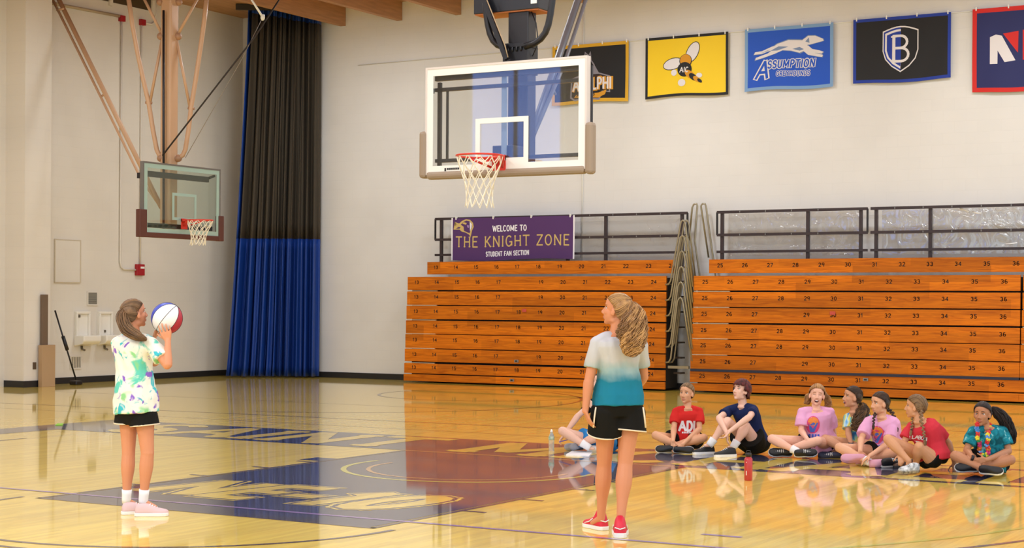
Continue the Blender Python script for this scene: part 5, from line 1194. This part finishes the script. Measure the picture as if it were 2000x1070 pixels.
p.torso(); p.hips(); p.head(p.P(1595.5, 772, -.03), -8, 4, -6, 1.0)
p.arm('R', RT * .8 - UP * .5, -UP + FW * .3, FW, (20, 25, 18)); p.arm('L', -UP + RT * .2, FW, RT, (10, 10, 10)); p.leg('R', RT * .08, .076, .05); p.leg('L', -RT * .08, .076, .05)
p.body(); features(p.t, p.bo, p.hc, p.B, p.hs, 2, '9a7048', shut=True)
hh = hair(p.t, p.hc, p.B, p.hs, H_STR, Vector((0, -.09, .05)), 7, vol=1.05, n=150, line=-.004)
tail_mesh(hh, [p.P(1600, 762, .08), p.P(1613, 775, .09), p.P(1617, 790, .08), p.P(1612, 800, .05)], [.02, .045, .05, .02], H_STR, 90, .012, .07, 4, name='loose_curls'); tail_mesh(hh, [p.P(1590, 762, .08), p.P(1579, 775, .09), p.P(1575, 790, .08)], [.02, .035, .02], H_STR, 50, .012, .07, 5, name='loose_curls')
p.shirt(PINK, .03, .7, -.2, 6, .05, sr=.076); p.shorts(BSH, (.3, .3), .02, .1); p.collar(PINK)
project(p.sh, p.sh, p.P(1588, 836, -.1), BC, suncirc, PR, 'shirt_print', maxe=.03)
p.sock('R', SOCK, .06, r=.042)
shoe(p.t, p.P(1553, 888, -.28), (RT * .95 + UP * .1 - FW * .25).normalized(), (UP * .55 - FW), .235, SHB, SOLW, LACW); shoe(p.t, p.P(1545, 886, -.12), (-RT * .98 + UP * .05 - FW * .1).normalized(), (UP * .45 - FW), .25, SHB, SOLW, LACW)

# -- blue tie-dye
p = Person('girl in blue and yellow tie-dye T-shirt seen in profile with big curly ponytail, sitting', 17.55, G(1650, 897), .95, 'cf9674', GRP)
p.set(pelvis=(1690, 872, .08), neck=(1669, 803, .02), chest=(1684, 840, .06), shR=(1656, 814, .08), shL=(1688, 818, -.06), elR=(1657, 846, -.02), wrR=(1662, 866, -.16), elL=(1700, 850, -.1), wrL=(1684, 868, -.15))
p.set(hipR=(1684, 874, .14), hipL=(1692, 874, .02), knR=(1612, 857, .0), knL=(1640, 868, .1), anR=(1668, 885, -.1), anL=(1625, 888, .12))
p.torso(lat_hip=(-RT * .6 + FW * .8).normalized()); p.head(p.P(1664, 776, .0), -78, 6, 0, .99)
p.arm('R', -UP * .8 + RT * .4, RT, FW, (20, 20, 15)); p.arm('L'); p.leg('R', None, .072, .05); p.leg('L', -RT * .08, .07, .05)
p.body(); features(p.t, p.bo, p.hc, p.B, p.hs, 2, '3a281c')
hh = hair(p.t, p.hc, p.B, p.hs * 1.02, H_DK, Vector((0, -.105, -.02)), 8, n=150)
tail_mesh(hh, [p.P(1682, 787, -.0), p.P(1687, 800, -.05), p.P(1681, 820, -.1), p.P(1674, 835, -.12), p.P(1670, 842, -.12)], [.02, .06, .085, .065, .03], H_MID, 220, .012, .07, 9, flat=.6)
p.shirt(TIEB, .024, .66, -.15, 7, .03, sr=.068); p.shorts(BSH, (.3, .3), .02, .1)
MB().tube([p.J['wrR'] + UP * .01, p.J['wrR'] - UP * .008], .026, 12).build('wrist_band', mat('navy_band', '20263c', .5), p.t)
shoe(p.t, p.P(1641, 893, .0), (-RT + UP * .05).normalized(), (UP * .5 - FW), .24, mat('navy_shoe', '1c2440', .6), mat('navy_sole', '2c3450', .6), LACW)

# -- pink shirt with two braids
p = Person('girl in pink T-shirt with two dark braids sitting cross-legged in pink socks', 16.95, G(1700, 905), .98, 'e0a884', GRP)
p.set(pelvis=(1735, 884, .05), neck=(1721, 813, -.02), chest=(1732, 850, .03), shR=(1696, 822, .01), shL=(1743, 821, -.03), elR=(1682, 858, -.14), wrR=(1680, 881, -.34), elL=(1736, 866, -.18), wrL=(1699, 890, -.42))
p.set(knR=(1640, 874, -.2), knL=(1757, 882, -.26), anR=(1697, 902, -.4), anL=(1675, 899, -.28))
p.torso(); p.hips(); p.head(p.P(1718, 788, -.04), -66, -2, 0, 1.0)
p.arm('R', -UP * .85 + RT * .15, FW, RT, (10, 14, 12)); p.arm('L', -RT * .75 - UP * .55, -UP, -FW, (14, 16, 14)); p.leg('R', RT * .1, .074, .05); p.leg('L', -RT * .13, .074, .05)
p.body(); features(p.t, p.bo, p.hc, p.B, p.hs, 0, '2a1c16')
hh = hair(p.t, p.hc, p.B, p.hs * 1.01, H_DK, Vector((0, -.1, -.05)), 10, n=150)
braid(hh, [p.P(1733, 798, .05), p.P(1743, 806, .0), p.P(1749, 820, -.05), p.P(1751, 833, -.09)], H_DK, .017); braid(hh, [p.P(1713, 803, -.03), p.P(1707, 812, -.12), p.P(1706, 828, -.15)], H_DK, .015)
p.shirt(PINK, .03, .72, -.15, 8, .05, sr=.076); p.shorts(BSH, (.3, .3), .02, .1); p.collar(PINK)
project(p.sh, p.sh, p.P(1714, 857, -.1), BC, suncirc, PR, 'shirt_print', maxe=.03)
p.sock('R', SOCK, .05, r=.042); shoe(p.t, p.P(1688, 897, -.3), (-RT + UP * .02).normalized(), (UP * .5 - FW), .24, PSOCK, PSOCK, name='sock_foot', lbl='pink patterned sock without a shoe'); p.sock('L', PSOCK, .06, r=.04)
cap_ = MB().tube([p.P(1698, 905, -.42), p.P(1712, 905, -.44), p.P(1724, 904, -.44)], [.04, .042, .04], 14).build('sock', PSOCK, p.t)
shoe(p.t, p.P(1720, 909, -.44), (RT + UP * .08 + FW * .12).normalized(), (UP * .7 - FW * .7), .24, SHB, SOLW, LACW)

# -- red shirt, leaning back
p = Person('girl in faded red T-shirt with light brown braids leaning back on one arm', 16.15, G(1800, 918), .98, 'd49a72', GRP)
p.set(pelvis=(1824, 897, .02), neck=(1796, 822, .0), chest=(1815, 860, .03), shR=(1780, 832, .1), shL=(1827, 831, -.02), elL=(1852, 864, .08), wrL=(1864, 903, .12), elR=(1765, 865, .05), wrR=(1758, 886, -.14))
p.set(hipL=(1826, 900, -.06), hipR=(1816, 898, .1), knL=(1796, 872, -.14), anL=(1788, 908, -.02), knR=(1735, 858, -.1), anR=(1775, 900, -.2))
p.torso(lat_hip=(-RT * .45 + FW * .87).normalized()); p.head(p.P(1788, 794.5, .04), -112, 2, 0, 1.0)
p.arm('L', -UP * .9 + RT * .15, FW, -RT, (8, 10, 10)); p.arm('R', -UP * .4 - FW * .3, -UP, FW); p.leg('L', -RT * .08, .082, .054); p.leg('R', -RT * .02 - UP * .02, .072, .05)
p.body(); features(p.t, p.bo, p.hc, p.B, p.hs, 0, '6f5234')
hh = hair(p.t, p.hc, p.B, p.hs * 1.02, H_LB, Vector((-.03, -.09, -.04)), 12, n=160, line=-.004)
braid(hh, [p.P(1799, 803, -.06), p.P(1799, 822, -.1), p.P(1804, 843, -.14), p.P(1806, 858, -.16)], H_LB, .016); braid(hh, [p.P(1783, 813, .04), p.P(1782, 830, .0), p.P(1780, 840, -.02)], H_LB, .015)
p.shirt(cloth_mat('faded_red_shirt', 'cf3542'), .026, .66, -.02, 11, .03, sr=.072); p.shorts(BSH, (.3, .2), .022, .1, flare=0)
def millb(mb, T):
    for i, c_ in enumerate('ILLABON'): letter(mb, T, c_, -.08 + i * .024, -.004 * (i - 3) ** 2 * .4, .032, sw=.24)
    mb.poly([T(-.02, -.035), T(.03, -.035), T(.03, -.022), T(-.02, -.022)])
project(p.sh, p.sh, p.P(1793, 858, -.1), BC, millb, [MATS['print_white']], 'shirt_print')
WB = mat('white_black_shoe', 'dcdcdc', .5, vary=.9, vscale=22, col2='1a1a1a')
shoe(p.t, p.P(1792, 921, -.24), (-RT * .85 - FW * .45).normalized(), (UP * .95 - FW * .3), .235, WB, mat('camo_sole', 'a89a80', .6, vary=.8, vscale=30, col2='2a2520'), LACW)
shoe(p.t, G(1796, 917) + FW * .15 , (-RT * .95 - FW * .1).normalized(), UP, .235, mat('brown_shoe', '5a4030', .6), SHB)

# -- teal shirt with flower garland
p = Person('girl in teal T-shirt with flower garland and long dark ponytail, sitting at far right', 15.95, G(1920, 930), .98, 'b97f5c', GRP)
p.set(pelvis=(1929, 903, .04), neck=(1926, 834, -.02), chest=(1932, 870, .03), shR=(1901, 841, -.05), shL=(1958, 839, .02), elR=(1888, 879, -.1), wrR=(1901, 895, -.28), elL=(1970, 881, -.04), wrL=(1926, 898, -.32))
p.set(knR=(1866, 890, -.16), knL=(1973, 898, -.18), anR=(1912, 912, -.32), anL=(1900, 914, -.2))
p.torso(); p.hips(); p.head(p.P(1918.5, 809, -.04), -34, 0, 0, 1.0)
p.arm('R', RT * .75 - UP * .35, -UP + FW * .5, FW, (30, 30, 20)); p.arm('L', -RT * .85 - UP * .1, FW, UP, (30, 35, 20)); p.leg('R', RT * .08, .076, .05); p.leg('L', -RT * .08, .076, .05)
p.body(); features(p.t, p.bo, p.hc, p.B, p.hs, 0, '1c120e', lip='a85a50')
hh = hair(p.t, p.hc, p.B, p.hs * 1.01, H_BLK, Vector((0, -.105, .045)), 13, n=160)
tail_mesh(hh, [p.P(1936, 797, .06), p.P(1951, 808, .05), p.P(1965, 826, .05), p.P(1974, 848, .05), p.P(1978, 868, .05)], [.02, .05, .055, .05, .02], H_BLK, 170, .008, .14, 14)
p.shirt(TEALP, .03, .66, -.15, 12, .04, sr=.072); p.shorts(BSH, (.35, .35), .024, .1)
T_ = bvh(p.sh); m = MB(); rnd = random.Random(5); path = [(1908, 828), (1907, 836), (1909, 845), (1908, 855), (1912, 864), (1913, 873), (1911, 881), (1916, 888), (1923, 890), (1929, 885), (1930, 876), (1926, 868), (1929, 858), (1928, 849), (1932, 840), (1933, 830)]
cols = ['cf2a2a', '5f8fd8', 'e0483a', 'e6d430', 'd23a6a', 'e67a2a', '4a86c8', 'cc2f30', '3f9a54', 'd83a7a', 'e6802e', '6a9ad8', 'e9d83a', 'e9d83a', 'c62f52', 'd93c30']
gm = [mat('flower_' + c_, c_, .7) for c_ in dict.fromkeys(cols)]; uq = list(dict.fromkeys(cols))
path = [(path[i // 2] if i % 2 == 0 else tuple((a + b_) / 2 for a, b_ in zip(path[i // 2], path[i // 2 + 1]))) for i in range(2 * len(path) - 1)]; cols = [cols[(i // 2 + 5 * (i % 2)) % 16] for i in range(len(path))]
for (px, py), c_ in zip(path, cols):
    o_ = p.P(px, py, -.6); h_ = T_.ray_cast(o_, ray(px, py).normalized()); q = h_[0] if h_[0] else p.P(px, py, -.13); q = q - FW * .012; m.mi = uq.index(c_)
    for a in range(5):
        d = RT * math.cos(a * 1.257 + px) + UP * math.sin(a * 1.257 + px); m.ell(q + d * .013 + FW * (.006 * math.sin(a * 2 + px)), (.0125, .008, .0125), nu=8, nv=6)
    m.ell(q, (.01, .012, .01), nu=8, nv=6)
o_ = m.build('flower_garland', gm, p.t)
w_ = p.J['wrR']; MB().tube([w_ - RT * .02 + UP * .008, w_ + RT * .0], .028, 12).build('wrist_watch', BLACK, p.t)
shoe(p.t, p.P(1910, 915, -.2), (-RT * .97 - FW * .1 + UP * .02).normalized(), (UP * .5 - FW), .235, SHB, SOLW); shoe(p.t, p.P(1915, 921, -.34), (RT * .85 - FW * .55 + UP * .03).normalized(), (UP * .5 - FW * .5 - RT * .3), .22, SHB, SOLW)

# ---------------------------------------------------------------- bottles
q = G(1461.5, 938); t = thing('water_bottle', 'tall red metal water bottle with black lid standing on the floor', 'bottle', q)
k = 1 / 208.0
MB().lathe([(.0, 0), (.034, 0), (.038, .006), (.038, .19), (.036, .2), (.028, .208), (.026, .222)], q, 28).build('body', mat('red_metal_bottle', 'b8252c', .35, coat=.5), t)
MB().lathe([(.029, .218), (.029, .245), (.026, .252), (0, .254)], q, 24).tube([q + Vector((0, 0, .25)) - RT * .02, q + Vector((0, 0, .272)) - RT * .014, q + Vector((0, 0, .272)) + RT * .014, q + Vector((0, 0, .25)) + RT * .02], .005, 6).build('lid', BLACK, t)
m = MB(); c0_ = q - FW * .0385
for z0_, z1_ in ((.05, .09), (.165, .172)): m.prism([c0_ - RT * .026 + UP * z0_ + FW * .012, c0_ - RT * .02 + UP * z0_ + FW * .006, c0_ - RT * .02 + UP * z1_ + FW * .006, c0_ - RT * .026 + UP * z1_ + FW * .012], -FW * .001)
m.build('white_marking', WHITEP, t)
q = G(1077, 881); t = thing('plastic_bottle', 'clear plastic water bottle with white cap on the floor beside the writing hand', 'bottle', q)
PET = bpy.data.materials.new('clear_plastic'); PET.use_nodes = True; b_ = PET.node_tree.nodes['Principled BSDF']; b_.inputs['Base Color'].default_value = (.9, .93, .88, 1); b_.inputs['Roughness'].default_value = .12; b_.inputs['Transmission Weight'].default_value = .75; b_.inputs['IOR'].default_value = 1.2
MB().lathe([(0, 0), (.028, 0), (.031, .008), (.029, .04), (.031, .07), (.029, .1), (.031, .14), (.029, .165), (.016, .195), (.013, .2), (.013, .208)], q, 24).build('body', PET, t)
MB().lathe([(.0315, .125), (.032, .13), (.032, .158), (.031, .16)], q, 24).build('label_band', mat('green_blue_label', '5f8f78', .5, vary=.6, vscale=40, col2='d8e0d0'), t)
MB().lathe([(.0, .206), (.015, .206), (.015, .222), (.009, .226), (.008, .238), (0, .24)], q, 16).build('cap', WHITEP, t)
o = MB().prism([G(108, 831) + UP * .002, G(122, 831) + UP * .002, G(124, 828) + UP * .002, G(112, 828) + UP * .002], UP * .008).build('floor_tape', mat('green_tape', '8fc43a', .6)); tag(o, 'small scrap of green tape on the floor at far left', 'tape')
